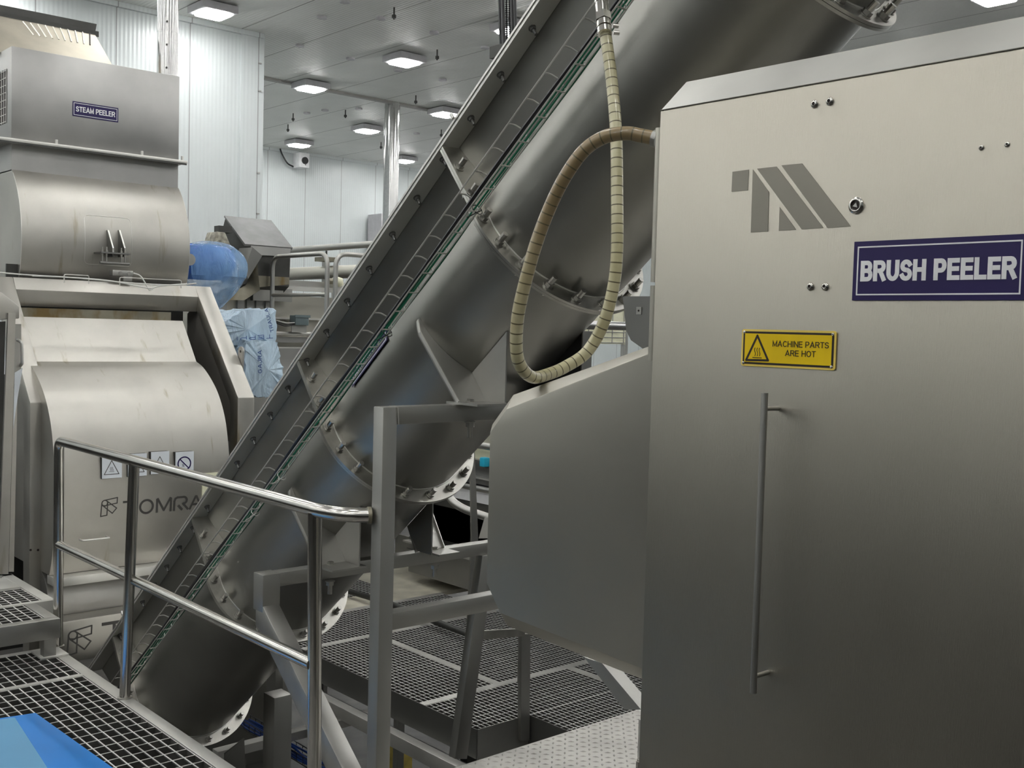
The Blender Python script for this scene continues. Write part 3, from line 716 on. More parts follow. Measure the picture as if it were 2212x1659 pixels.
# =================================================================== the brush peeler
XD = 1.75
bpz = thing('brush_peeler', 'large brushed steel brush peeler cabinet filling the right side', 'machine', (2.3, .6, 0))
def prof_x(poly, y0, y1): return MB().prism([V(x, y0, z) for x, z in poly], (0, y1-y0, 0))
prof_x([(1.79, 0), (1.79, 2.20), (1.835, 2.284), (2.45, 2.284), (2.45, 0)], -1.2, 1.500).build('body', M['chamber'], bpz, bevel=.002)
dr = MB().box(XD, XD+.028, -1.0, 1.523, .12, 2.215)
dro = dr.build('door', M['door'], bpz, bevel=.0025)
rf = MB().prism([V(1.752, y, 2.2165) for y in (1.523,)]+[V(1.752, -1.0, 2.2165), V(1.832, -1.0, 2.289), V(1.832, 1.523, 2.289)], (.0012, 0, -.003))
rf.build('sloping_hood', M['edge'], bpz)
MB().prism([V(1.753, 1.5235, 2.214), V(1.832, 1.5235, 2.288), V(1.832, 1.5235, 2.0), V(1.785, 1.5235, 2.0), V(1.785, 1.5235, 2.214)], (0, -.002, 0)).build('side_cheek', M['chamber'], bpz)
MB().cyl((1.7515, -1.0, 2.2165), (1.7515, 1.523, 2.2165), .0016, 8).build('folded_edge', M['polished'], bpz)
# handle
hd = MB().cyl((XD-.045, 1.203, 1.071), (XD-.045, 1.203, 1.643), .0065, 24)
ho = hd.build('handle', M['frame'], dro, bevel=0, smooth=50)
for z in (1.613, 1.102):
    MB().cyl((XD, 1.203, z), (XD-.045, 1.203, z), .0045, 16).build('handle_standoff', M['frame'], dro, smooth=50)
for px, py, r in [(1760,225,.0078),(1793,219,.0078),(1751,619,.0078),(1783,619,.0078),(2120,319,.0048),(2176,312,.0048)]:
    p = at(px, py, 'x', XD)
    b = MB(); domebolt(b, (XD+.001, p.y, p.z), (-1, 0, 0), r); bo = b.build('door_bolt', M['polished'], dro, smooth=40)
    MB().cyl((XD-r*.30, p.y, p.z), (XD-r*.42, p.y, p.z), r*.34, 6).build('hex_socket', M['black'], bo)
# lock
p = at(1850, 444, 'x', XD)
lk = MB(); q = V(XD, p.y, p.z); lk.lathe(q, (-1, 0, 0), [(0, .0152), (.002, .0152), (.0045, .0125), (.0052, .0105), (.0048, .0092), (.0012, .0088)], 32)
lko = lk.build('lock', M['polished'], dro, smooth=40)
MB().cyl(q+V(-.0010, 0, 0), q+V(-.0016, 0, 0), .0084, 24).build('lock_recess', M['black'], lko)
MB().cyl(q+V(-.0014, 0, 0), q+V(-.0040, 0, 0), .0055, 3).build('triangle_key', M['bolt'], lko)
# etched emblem of slanted bars
em = Flat((XD-.0002, 0, 0), (0, -1, 0), (0, 0, 1), .0005)
def dp(px, py):
    p = at(px, py, 'x', XD); return (-p.y, p.z)
def z7(pts): return [dp(1400+x/2.724, y/2.724) for x, y in pts]
for pts in ([(497,1011),(593,998),(587,1120),(492,1129)], [(617,997),(712,1130),(705,1362),(605,1368)], [(775,1218),(872,1352),(770,1358)],
            [(642,993),(757,980),(1032,1341),(905,1350)], [(785,973),(908,962),(1193,1332),(1057,1342)]): em.poly(z7(pts))
em.build('etched_emblem', M['etched'], dro)
# the name sign
sg_ = thing('brush_peeler_sign', 'navy sign reading BRUSH PEELER with a white border on the steel door', 'sign', (XD-.003, .90, 1.816))
fr_ = dict(rgt=(0, -1, 0), upv=(0, 0, 1))
o2 = (XD-.0008, 1.0545, 1.8175)
Flat(o2, depth=.0018, **fr_).rect(0, .305, 0, .1045).build('panel', M['navy'], sg_)
o2 = (XD-.0026, 1.0545, 1.8175)
Flat(o2, depth=.0004, **fr_).frame(.0075, .2975, .009, .0955, .0025).build('border', M['white'], sg_)
text_mesh('BRUSH PEELER', 'lettering', M['white'], sg_, (XD-.0026, 1.0545-.1525, 1.8175+.0335), (0, -1, 0), (0, 0, 1), .0365, .272, bold=.215, align='CENTER')
# warning sign
ws = thing('warning_sign', 'yellow warning sign reading MACHINE PARTS ARE HOT on the steel door', 'sign', (XD-.003, 1.187, 1.688))
o2 = (XD-.0008, 1.2915, 1.6905); W_, H_ = .2085, .0715
def rrect(x0, x1, y0, y1, r):
    pts = []
    for cx_, cy_, a in ((x1-r, y1-r, 0), (x0+r, y1-r, 90), (x0+r, y0+r, 180), (x1-r, y0+r, 270)):
        for k in range(6): pts.append((cx_+r*math.cos(math.radians(a+18*k)), cy_+r*math.sin(math.radians(a+18*k))))
    return pts
Flat(o2, depth=.0015, **fr_).poly(rrect(0, W_, 0, H_, .005)).build('plate', M['paleyellow'], ws)
o2 = (XD-.0023, 1.2915, 1.6905)
Flat(o2, depth=.0003, **fr_).rect(.004, W_-.004, .004, H_-.004).build('border', M['black'], ws)
o2 = (XD-.0026, 1.2915, 1.6905)
Flat(o2, depth=.0003, **fr_).rect(.008, W_-.0085, .008, H_-.008).build('field', M['yellow'], ws)
o2 = (XD-.0029, 1.2915, 1.6905)
fl = Flat(o2, depth=.0003, **fr_); fl.line([(.0125, .0115), (.0635, .0125), (.037, .0595)], .0042, True)
fl.build('warning_triangle', M['black'], ws)
fl = Flat(o2, depth=.0003, **fr_); hot_marks(fl, .038, .0275, .0205); fl.build('heat_symbol', M['black'], ws)
text_mesh('MACHINE PARTS', 'lettering', M['black'], ws, (XD-.0029, 1.2915-.1335, 1.6905+.0395), (0, -1, 0), (0, 0, 1), .0112, .1215, bold=.125, align='CENTER')
text_mesh('ARE HOT', 'lettering', M['black'], ws, (XD-.0029, 1.2915-.1345, 1.6905+.0225), (0, -1, 0), (0, 0, 1), .0112, .066, bold=.125, align='CENTER')
for x_, y_ in ((.0058, H_-.0058), (W_-.007, H_-.0065), (.0058, .0058), (W_-.0075, .006)):
    b = MB(); domebolt(b, (XD-.0022, 1.2915-x_, 1.6905+y_), (-1, 0, 0), .0033); b.build('rivet', M['polished'], ws, smooth=40)
# hinge side
hg = MB().box(1.785, 1.812, 1.500, 1.545, 1.70, 2.185); hg.cyl((1.795, 1.560, 1.86), (1.795, 1.560, 2.19), .0105, 14); hg.cyl((1.795, 1.560, 1.69), (1.795, 1.560, 1.852), .0105, 14)
hgo = hg.build('hinge', M['chamber'], bpz, bevel=0)
b = MB(); domebolt(b, (1.80, 1.545, 2.20), (-.5, 1, 0), .009); b.build('bolt', M['polished'], hgo, smooth=40)
plb = MB().prism([at(1345, 640, 'x', 1.95), at(1412, 640, 'x', 1.95), at(1412, 770, 'x', 1.95), at(1363, 735, 'x', 1.95), at(1353, 715, 'x', 1.95)], (.006, 0, 0))
plbo = plb.build('bracket_plate', M['wallplate'], bpz)
a_ = at(1380, 671, 'x', 1.949)
MB().box(1.9485, 1.950, a_.y-.008, a_.y+.008, a_.z-.009, a_.z+.009).build('nut_plate', M['frame'], plbo)
MB().cyl((1.9485, a_.y, a_.z), (1.9475, a_.y, a_.z), .0025, 10).build('hole', M['black'], plbo)

# faceted side chamber
XC = 1.80
face = [at(px, py, 'x', XC) for px, py in [(1094,884),(1407,748),(1391,1447),(1080,1324),(1051,1258),(1059,934)]]
outer = [at(px, py, 'x', 1.865) for px, py in [(1109,853),(1407,719),(1391,1472),(1096,1352)]]+[at(1056, 1268, 'x', 1.865), at(1064, 916, 'x', 1.865)]
for v in face[1:3]: v.y = 1.532
outer[1].y = outer[2].y = 1.532
outer[0].z += .0
ch = thing('side_chamber', 'grey faceted steel chamber on the left flank of the brush peeler', 'machine', (1.95, 1.8, 1.0))
mb = MB(); back = [V(2.16, p.y, p.z) for p in outer]
mb.add(face+outer+back, [tuple(range(6))]+[(i, (i+1) % 6, 6+(i+1) % 6, 6+i) for i in range(6)]+[(6+i, 6+(i+1) % 6, 12+(i+1) % 6, 12+i) for i in range(6)]+[tuple(12+i for i in range(5, -1, -1))])
mb.build('housing', M['chamber'], ch, bevel=.002, smooth=15)
MB().box(1.80, 2.14, 1.502, 1.5325, .98, 1.76).build('mounting_flange', M['dark'], ch)
# legs below the chamber
t = thing('machine_leg', 'dark slanted flat leg below the right end of the side chamber', 'leg', (2.6, 2.4, 0))
MB().prism([at(1262, 1420, 'x', 2.35), at(1300, 1432, 'x', 2.35), at(1385, 1533, 'x', 2.35), at(1349, 1533, 'x', 2.35)], (.05, 0, 0)).build('slanted_bar', M['frame'], t)
t = thing('machine_leg', 'vertical grey leg beside the chain right below the side chamber', 'leg', (1.99, 1.66, 0))
MB().box(1.96, 2.02, 1.63, 1.69, .01, 1.1).build('post', M['chamber'], t)
MB().box(1.93, 2.05, 1.60, 1.72, 0.001, .01).build('foot_plate', M['chamber'], t)
chn = MB(); a_ = at(1390.5, 1478, 'x', 1.86); z = a_.z
for k in range(14):
    c = V(a_.x, a_.y, z-k*.0125)
    pts = [c+V(.0045*math.cos(q/10*2*math.pi)*(k % 2), .0045*math.cos(q/10*2*math.pi)*(1-k % 2), .0085*math.sin(q/10*2*math.pi)) for q in range(11)]
    chn.tube(pts, .0011, 5, cap=False)
tag(chn.build('link_chain', M['polished']), 'short fine steel chain hanging at the peeler door edge', 'chain')
t = thing('chain_post', 'thin pale upright with a capped pipe stub at the peeler door edge', 'post', (1.90, 1.6, 0))
a_ = at(1388, 1555, 'x', 1.93)
MB().box(1.925, 1.945, a_.y-.008, a_.y+.008, 0.002, a_.z).build('upright', M['edge'], t)
a_ = at(1384, 1640, 'x', 1.90)
MB().cyl((1.90, a_.y, .0), (1.90, a_.y, a_.z-.004), .011, 18).cyl((1.90, a_.y, a_.z-.004), (1.90, a_.y, a_.z), .009, 18).build('pipe_stub', M['polished'], t)

# tread plate floor beside the peeler
tp = thing('tread_plate_floor', 'bright steel tread plate floor in front of the peeler door', 'floor plate', (2.7, 2.0, -.006))
pl = MB().box(2.10, 4.6, -1.0, 3.00, -.008, 0).box(2.66, 4.6, 3.00, 3.29, -.008, 0)
pl.build('plate', M['tread'], tp)
nb = MB(); n = 0
for i in range(0, 70):
    for j in range(0, 62):
        x = 2.12+i*.036; y = 3.27-j*.036
        if y > 2.98 and x < 2.68 or x > 4.5: continue
        a = math.pi/4+(math.pi/2 if (i+j) % 2 else 0); ca, sa = math.cos(a), math.sin(a); l, w2 = .0145, .005
        nb.add([(x+l*ca, y+l*sa, 0), (x-w2*sa, y+w2*ca, 0), (x-l*ca, y-l*sa, 0), (x+w2*sa, y-w2*ca, 0), (x, y, .004)], [(0, 1, 4), (1, 2, 4), (2, 3, 4), (3, 0, 4)])
nb.build('raised_pattern', M['tread'], tp)
MB().box(2.10, 2.16, -1, 3.0, -.12, -.008).box(4.5, 4.56, -1, 3.29, -.12, -.008).box(2.68, 4.5, 3.23, 3.29, -.12, -.008).build('support_beam', M['frame'], tp)
for x, y in ((2.7, 3.2), (4.5, 3.2), (2.12, -.9), (4.5, -.9)): MB().box(x, x+.05, y, y+.05, FLOOR, -.12).build('leg', M['frame'], tp)

# hose loop
hp = [(1306,60,2.86),(1313,110,2.85),(1322,180,2.83),(1331,290,2.80),(1333,420,2.78),(1333,540,2.77),(1325,620,2.78),(1303,700,2.80),(1268,760,2.82),(1222,792,2.80),(1185,808,2.76),(1152,815,2.70),(1128,796,2.66),(1116,760,2.63),(1118,690,2.60),(1132,620,2.58),(1157,530,2.56),(1187,450,2.54),(1222,380,2.51),(1262,325,2.49),(1306,296,2.47),(1352,288,2.45),(1385,293,2.44),(1416,299,2.43)]
path = smoothpath([atd(a, b, c) for a, b, c in hp], 14)
hs = thing('ribbed_hose', 'cream ribbed hose looping from the pipe fitting down to the peeler', 'hose', atd(1160, 830, 2.7))
mb = MB().tube(path, .0158, 20, cap=False); ho = mb.build('hose_body', M['hose'], hs, smooth=80)
me = ho.data; uvl = me.uv_layers.new(name='UVMap'); L = [0]
for a, b in zip(path, path[1:]): L.append(L[-1]+(b-a).length)
for poly in me.polygons:
    ks = [me.loops[li].vertex_index for li in poly.loop_indices]
    th = [k % 20 for k in ks]; wrap = max(th)-min(th) > 10
    for li, k in zip(poly.loop_indices, ks):
        tt = k % 20; tt = 20 if (wrap and tt == 0) else tt
        uvl.data[li].uv = ((L[k//20]/.0245) , tt/20)
# fitting and feed pipe
f0 = atd(1305, 56, 2.86); fd = (atd(1299, 0, 2.9)-f0).normalized()
ft = MB().cyl(f0-fd*.028, f0-fd*.01, .0192, 24).cyl(f0-fd*.005, f0+fd*.013, .0192, 24); ft.build('hose_clamp', M['polished'], hs)
MB().cyl(f0+fd*.015, f0+fd*.04, .0225, 6).cyl(f0+fd*.04, f0+fd*.08, .0175, 20).build('hose_fitting', M['polished'], hs)
sc = MB().cyl(f0-fd*.02+V(.02, -.012, 0), f0-fd*.02+V(.034, -.02, 0), .006, 10).cyl(f0+fd*.004+V(.02, -.012, 0), f0+fd*.004+V(.034, -.02, 0), .006, 10); sc.build('clamp_screw', M['bolt'], hs)
pt = f0+fd*.08
tag(MB().tube([pt, pt+fd*.5, V(pt.x-.02, pt.y+.02, CEIL-.002)], .0185, 18).build('feed_pipe', M['polished']), 'vertical steel pipe above the hose fitting at the top edge', 'pipe')
MB().cyl(atd(1411, 299, 2.435), atd(1421, 301, 2.43), .0195, 20).build('hose_collar', M['frame'], hs)

# black conduits hanging to the conveyor lid
hc = thing('hanging_conduits', 'bundle of black conduits and beaded chain hanging from the ceiling behind the conveyor', 'conduit bundle', (3.05, 3.55, 2.9))
for px, dx, rr_ in ((1079, 0, .0065), (1086, .0, .009), (1106, .0, .009), (1112, 0, .007)):
    a_ = at(px+3, 112, 'x', 3.05); b_ = at(px, 0, 'x', 3.05)
    MB().tube([a_, b_, V(b_.x, b_.y, CEIL-.002)], rr_, 10).build('conduit', M['blackhose'], hc)
for px in (1094, 1101):
    a_ = at(px+1, 100, 'x', 3.05); b_ = at(px, 0, 'x', 3.05); c = MB()
    for k in range(60):
        q = a_.lerp(b_, k/22)
        if q.z > 4.2: break
        c.tube([q-V(0, 0, .006), q, q+V(0, 0, .006)], [.002, .0065, .002], 8)
    c.build('beaded_chain', M['blackhose'], hc)
a_ = at(1085, 108, 'x', 3.05)
MB().box(3.03, 3.07, a_.y-.05, a_.y+.06, a_.z-.03, a_.z+.02).build('bracket', M['dark'], hc)
MB().box(3.045, 3.055, a_.y-.02, a_.y, a_.z-.35, a_.z-.03).build('bracket_strip', M['dark'], hc)

# =================================================================== the steam peeler
sp = thing('steam_peeler', 'tall steam peeler machine with curved front and slanted frame at left', 'machine', (2.8, 7.4, -.5))
YH = 7.92
hd_ = MB().box(2.39, 3.596, YH, YH+1.0, 2.954, 3.589)
hood = hd_.build('hood', M['hood'], sp, bevel=.003)
# side grille
gr_ = MB().box(2.388, 2.3895, YH+.10, YH+.75, 3.08, 3.45); go = gr_.build('side_opening', M['black'], hood)
gw = MB()
for k in range(8): gw.box(2.384, 2.388, YH+.10, YH+.75, 3.09+.05*k-.002, 3.09+.05*k+.002)
for k in range(14): gw.box(2.383, 2.387, YH+.10+.05*k-.002, YH+.10+.05*k+.002, 3.08, 3.45)
gw.build('grille', M['grating'], hood)
# rim with studs
rim = MB().box(2.27, 3.625, YH-.09, YH+1.05, 2.931, 2.953)
rm = rim.build('rim', M['edge'], sp, bevel=.002)
MB().box(2.28, 3.62, YH-.088, YH-.083, 2.919, 2.931).build('gasket', M['dark'], rm)
for px in (122, 307, 394):
    a_ = at(px, 325, 'y', YH-.05); b = MB().cyl((a_.x, YH-.05, 2.953), (a_.x, YH-.05, 2.987), .0095, 10)
    b.build('stud', M['edge'], rm)
# neck and cylinder
MB().box(2.392, 3.592, YH, YH+.9, 2.745, 2.931).build('neck', M['hood'], sp)
CR, CYc, CZc = .653, 8.362, 2.274
mb = MB(); pts = []
for k in range(49):
    a = math.radians(133+ (233-133)*k/48); pts.append((CYc+CR*math.cos(a), CZc+CR*math.sin(a)))
pts += [(8.45, 1.78), (8.45, 2.755)]
mb.prism([V(2.392, y, z) for y, z in pts], (1.203, 0, 0)); vessel = mb.build('pressure_vessel', M['peeler'], sp, smooth=25)
rimc = MB()
for x in (2.394, 3.594): rimc.tube([V(x, CYc+(CR+.001)*math.cos(math.radians(136+2*k)), CZc+(CR+.001)*math.sin(math.radians(136+2*k))) for k in range(45)], .0025, 6)
rimc.build('vessel_edge', M['edge'], vessel)
def vsurf(x, z, h=0): return V(x, CYc-math.sqrt(max(0, (CR+h)**2-(z-CZc)**2)), z)
# welded patch plate
pl = MB(); a_ = at(183, 463, 'y', 7.72); b_ = at(283, 576, 'y', 7.72); X0, X1, Z1, Z0 = a_.x, b_.x, a_.z, b_.z
loop = []
for cx_, cz_, q in ((X1-.03, Z1-.03, 0), (X0+.03, Z1-.03, 90), (X0+.03, Z0+.03, 180), (X1-.03, Z0+.03, 270)):
    for k in range(5): loop.append((cx_+.03*math.cos(math.radians(q+22.5*k)), cz_+.03*math.sin(math.radians(q+22.5*k))))
loop.append(loop[0]); fine = []
for (xa, za), (xb, zb) in zip(loop, loop[1:]):
    for k in range(6): fine.append(vsurf(xa+(xb-xa)*k/6, za+(zb-za)*k/6, .0005))
fine.append(fine[0])
pw = MB().tube(fine, .0022, 6); pw.build('patch_weld', M['edge'], vessel)
# lifting lugs and clamp
for px in (236, 261):
    xx = at(px, 530, 'y', 7.66).x
    zt = at(px, 497, 'y', 7.68).z; zb = at(px, 548, 'y', 7.6).z
    lg = MB().prism([V(xx, vsurf(xx, zt).y+.01, zt), V(xx, vsurf(xx, zt).y-.02, zt), V(xx, 7.60, zt-.13), V(xx, 7.60, zb-.02), V(xx, vsurf(xx, zb).y+.01, zb-.02)], (.008, 0, 0))
    lo = lg.build('lug', M['wallplate'], sp)
    MB().prism([V(xx-.001, vsurf(xx, zt).y-.02, zt), V(xx-.001, 7.60, zt-.13), V(xx-.001, 7.60, zb), V(xx-.001, 7.595, zb), V(xx-.001, 7.595, zt-.13), V(xx-.001, vsurf(xx, zt).y-.026, zt)], (.010, 0, 0)).build('lug_edge', M['edge'], lo)
cl = MB(); p0 = at(214, 545, 'y', 7.60); p1 = at(277, 548, 'y', 7.60)
cp_ = MB().box(p0.x, p1.x, 7.56, 7.70, p0.z-.006, p0.z+.004); cpo = cp_.build('clamp_plate', M['wallplate'], sp)
p2 = at(216, 567, 'y', 7.58)
MB().cyl((p2.x, 7.58, p2.z), (p1.x, 7.58, p2.z), .010, 12).build('clamp_bar', M['wallplate'], cpo)
for px in (221, 230, 262, 270):
    xx = at(px, 550, 'y', 7.59).x
    b = MB().cyl((xx, 7.59, p2.z-.01), (xx, 7.59, p0.z+.04), .006, 8); hexbolt(b, (xx, 7.59, p0.z+.005), (0, 0, 1), .011, .014); hexbolt(b, (xx, 7.59, p0.z-.006), (0, 0, -1), .011, .014)
    b.build('clamp_bolt', M['bolt'], cpo)
# sensor block
sb0 = at(241, 583, 'y', 7.58); sb1 = at(285, 598, 'y', 7.58)
sbk = MB().box(sb0.x, sb1.x, 7.56, 7.62, sb1.z, sb0.z).box(sb1.x-.07, sb1.x-.005, 7.56, 7.62, sb1.z-.035, sb1.z)
so = sbk.build('sensor_block', M['frame'], sp, bevel=.002)
MB().cyl((sb0.x+.055, 7.559, (sb0.z+sb1.z)/2), (sb0.x+.055, 7.555, (sb0.z+sb1.z)/2), .014, 18).cyl((sb1.x-.03, 7.559, (sb0.z+sb1.z)/2), (sb1.x-.03, 7.555, (sb0.z+sb1.z)/2), .014, 18).build('sensor_face', M['bolt'], so)
MB().box(sb0.x+.075, sb1.x-.05, 7.60, 7.61, 1.99, sb1.z).build('sensor_stem', M['frame'], so)
# support frame: front legs rise, then lean back to the top rail
fz0, fzk, fzt = -.5, 1.222, 1.985
def leg(x0, x1, nm='frame_leg'):
    mb = MB().prism([V(x0, 6.90, fz0), V(x0, 6.90, fzk), V(x0, 7.60, fzt+.02), V(x0, 7.72, fzt+.02), V(x0, 7.02, fzk-.04), V(x0, 7.02, fz0)], (x1-x0, 0, 0))
    return mb.build(nm, M['peeler'], sp, bevel=.006)
lg1 = leg(2.196, 2.306); lg2 = leg(3.585, 3.713)
def fy(z): return 6.90+(z-fzk)/(fzt-fzk)*.70
MB().prism([V(2.306, 7.595, 2.005), V(2.306, 7.535, 1.925), V(2.306, 7.56, 1.815), V(2.306, 7.66, 1.815), V(2.306, 7.66, 2.005)], (1.279, 0, 0)).build('top_rail', M['peeler'], sp, bevel=.0025)
MB().box(2.32, 3.58, 7.78, 7.80, .9, 2.10).build('void_shade_panel', M['dark'], sp)  # dark sheet standing in for the shade in the gap below the vessel
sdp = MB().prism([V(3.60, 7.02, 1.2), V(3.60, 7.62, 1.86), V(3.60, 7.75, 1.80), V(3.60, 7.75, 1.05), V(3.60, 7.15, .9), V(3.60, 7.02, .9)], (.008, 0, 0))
sdo = sdp.build('side_plate', metal('grey_plate_paint', (0.17, 0.16, 0.145), .5, 4, .15, metallic=.3), sp)  # one even dark grey, only partly metallic
a_ = at(463, 770, 'x', 3.598); 
q0, q1 = at(458, 757, 'x', 3.599), at(468, 778, 'x', 3.599)
MB().bar(q0, q1, .002, .012, (1, 0, 0)).build('pale_strip', M['label'], sdo)
q0, q1 = at(430, 655, 'x', 3.598), at(458, 732, 'x', 3.598)
MB().bar(q0, q1, .006, .006, (1, 0, 0)).build('welded_rib', M['edge'], sdo)
q2 = at(425, 731, 'x', 3.598)
# lug on the right leg
a_ = at(521, 765, 'x', 3.72)
lu = MB(); pts = [(a_.y-.02, a_.z-.16), (a_.y-.035, a_.z+.02)]+[(a_.y+.035*math.cos(math.radians(180-30*k)), a_.z+.02+.035*math.sin(math.radians(180-30*k))) for k in range(1, 7)]+[(a_.y+.035, a_.z-.02)]
lu.prism([V(3.714, y, z) for y, z in pts], (.014, 0, 0)); lu.build('lifting_lug', M['frame'], lg2)
MB().cyl((3.7135, a_.y, a_.z+.02), (3.7125, a_.y, a_.z+.02), .01, 14).build('lug_hole', M['black'], lg2)
for px, py, o_ in ((66, 1188, lg1), (82, 1188, lg1)):
    a_ = at(px, py, 'y', 6.90); MB().cyl((a_.x, 6.9005, a_.z), (a_.x, 6.897, a_.z), .007, 10).build('hole', M['black'], o_)
# drum with the lettering
DP = [(7.40, 1.745), (7.39, 1.735), (7.17, 1.462), (7.06, 1.425), (6.93, 1.345), (6.82, 1.245), (6.735, 1.115), (6.685, .97), (6.655, .80), (6.65, .62), (6.665, .44), (6.70, .28), (6.74, .175)]
def dsm(pts, per=5):
    head = pts[:3]; P = smoothpath([V(0, y, z) for y, z in pts[2:]], per); return [(y, z) for y, z in head[:2]]+[(p.y, p.z) for p in P]
DF = dsm(DP)
mb = MB().prism([V(2.262, y, z) for y, z in DF]+[V(2.262, 7.6, .175), V(2.262, 7.6, 1.745)], (1.14, 0, 0)); drum = mb.build('front_cover', M['peeler'], sp, smooth=28)
def dy(z):
    for (ya, za), (yb, zb) in zip(DF, DF[1:]):
        if zb <= z <= za: return ya+(yb-ya)*(za-z)/(za-zb)
    return DF[-1][0]
def dwarp(p, h=.0): return V(p.x, dy(p.z)-.0012-h, p.z)
MB().box(2.32, 3.36, 7.50, 7.51, 1.70, 1.805).build('cover_lip', M['stained'], sp)
MB().box(2.262, 3.45, 6.64, 6.78, .118, .172).build('lower_trim', M['edge'], sp, bevel=.003)
MB().cyl((2.262, 6.98, -.02), (3.45, 6.98, -.02), .22, 40).build('lower_roller', M['hood'], sp, smooth=50)
MB().box(2.1, 3.9, 7.62, 8.5, -.5, .9).build('rear_body', M['dark'], sp)
# lower name plate beam
a_ = at(125, 1345, 'y', 6.62); b_ = at(150, 1432, 'y', 6.62)
BZ1, BZ0 = a_.z, b_.z
MB().box(2.24, 3.9, 6.62, 6.86, BZ0, BZ1).build('base_beam', M['peeler'], sp, bevel=.012)
for xx in (2.26, 3.8): MB().box(xx, xx+.10, 6.7, 6.82, FLOOR, BZ0).build('foot', M['frame'], sp)
# sloping louvred chute on top
p00 = at(55, 101, 'y', YH+.25); p10 = at(252, 141, 'y', YH+.25); p01 = at(5, 32, 'y', YH+.62); p11 = at(203, 70, 'y', YH+.62)
zt_ = (p01.z+p11.z)/2; xr0, xr1 = p10.x, p11.x
chx = MB().add([(2.36, YH+.25, 3.589), (xr0, YH+.25, 3.589), (xr1, YH+.62, zt_), (2.36, YH+.62, zt_), (2.36, YH+.9, 3.589), (xr0, YH+.9, 3.589), (xr1, YH+.9, zt_), (2.36, YH+.9, zt_)],
               [(0, 1, 2, 3), (4, 7, 6, 5), (0, 4, 5, 1), (1, 5, 6, 2), (2, 6, 7, 3), (0, 3, 7, 4)])
cho = chx.build('louvred_chute', M['duct'], sp)
nrm = V(0, -(zt_-3.589), .37).normalized()*-1; nrm = V(0, -(zt_-3.589), (.37)).normalized()
for k in range(10):
    q0 = at(48+16.2*k, 47+2.9*k, 'y', YH+.58); q1 = at(72+15.4*k, 75+3.2*k, 'y', YH+.44)
    def onpl(px, py):
        d = fw + rt*((px-CX)/F_PX) - up*((py-CY)/F_PX); p0 = V(2.36, YH+.25, 3.589); return EYEP+d*((p0-EYEP).dot(nrm)/d.dot(nrm))
    q0 = onpl(50+16.0*k, 47+2.8*k); q1 = onpl(73+13.5*k, 76+2.4*k)
    MB().tube([q0, q1], .006, 6).build('louvre', M['chamber'] if k < 9 else M['black'], cho)
tc = MB().box(2.20, xr1+.03, YH+.60, YH+1.0, zt_-.002, zt_+.012).box(2.20, xr1+.03, YH+.60, YH+.61, zt_-.03, zt_)
tc.build('chute_cap', M['dark'], sp)
tc = MB().prism([at(0, 10, 'y', YH+1.02), at(209, 52, 'y', YH+1.02), at(205, 75, 'y', YH+1.02), at(0, 36, 'y', YH+1.02)], (0, .03, 0)); tc.build('rear_cap', M['dark'], sp)
# name plate STEAM PEELER
ss = thing('steam_peeler_sign', 'small navy sign reading STEAM PEELER on the grey hood', 'sign', (2.77, YH-.003, 3.0))
a_ = at(156, 251, 'y', YH); 
b_ = at(255, 264, 'y', YH)
ox, oz = at(156.5, 219, 'y', YH).x, (at(156.5, 251, 'y', YH).z+b_.z)/2
Wd = b_.x-ox; Hd = at(156.5, 219, 'y', YH).z-a_.z
fa = dict(rgt=(1, 0, 0), upv=(0, 0, 1))
Flat((ox, YH-.001, oz), depth=.002, **fa).rect(0, Wd, 0, Hd).build('panel', M['navy'], ss)
Flat((ox, YH-.003, oz), depth=.0005, **fa).frame(.008, Wd-.008, .009, Hd-.009, .0035).build('border', M['white'], ss)
text_mesh('STEAM PEELER', 'lettering', M['white'], ss, (ox+Wd/2, YH-.003, oz+Hd*.33), (1, 0, 0), (0, 0, 1), Hd*.36, Wd*.85, bold=.17, align='CENTER')
# emblem and lettering drawn as strokes
def emblem(fl, s_, w_):       # folded ribbon emblem, height s_
    k = s_/240.
    Pp = lambda x, y: ((x-520)*k, (782-y)*k)
    fl.circle(*Pp(570, 606), 39*k, w_)
    fl.line([Pp(565, 567), Pp(740, 542), Pp(737, 617), Pp(575, 640), Pp(545, 634)], w_)
    fl.line([Pp(531, 600), Pp(520, 782), Pp(603, 772), Pp(610, 600)], w_)
    fl.line([Pp(598, 578), Pp(732, 686), Pp(675, 752), Pp(540, 634)], w_)
def letters(fl, x0, h, w_, adv):
    # T O M R A, rounded monoline strokes
    x = x0; g = adv
    fl.line([(x, h), (x+h*.95, h)], w_); fl.line([(x+h*.475, h), (x+h*.475, 0)], w_); x += h*.95+g
    fl.circle(x+h*.55, h/2, h*.5, w_, 30); x += h*1.1+g
    fl.line([(x, 0), (x, h*.97), (x+h*.06, h), (x+h*.56, h*.1), (x+h*1.06, h), (x+h*1.12, h*.97), (x+h*1.12, 0)], w_); x += h*1.12+g
    fl.line([(x, 0), (x, h*.72), (x+h*.08, h*.92), (x+h*.25, h), (x+h*.75, h)], w_); fl.circle(x+h*.75, h*.74, h*.26, w_, 12, 90, -90)
    fl.line([(x+h*.72, h*.48), (x+h*1.12, h*.02)], w_); fl.line([(x+h*.36, h*.32), (x+h*.62, h*.03)], w_*1.15); x += h*1.12+g*.6
    fl.line([(x, 0), (x+h*.46, h*.97), (x+h*.54, h*.97), (x+h*1.0, 0)], w_); fl.line([(x+h*.2, h*.34), (x+h*.8, h*.34)], w_)
lz = .0
a_ = at(218, 1116, 'y', 6.65); b_ = at(257, 1075, 'y', 6.65)
o2 = V(a_.x, 0, a_.z)
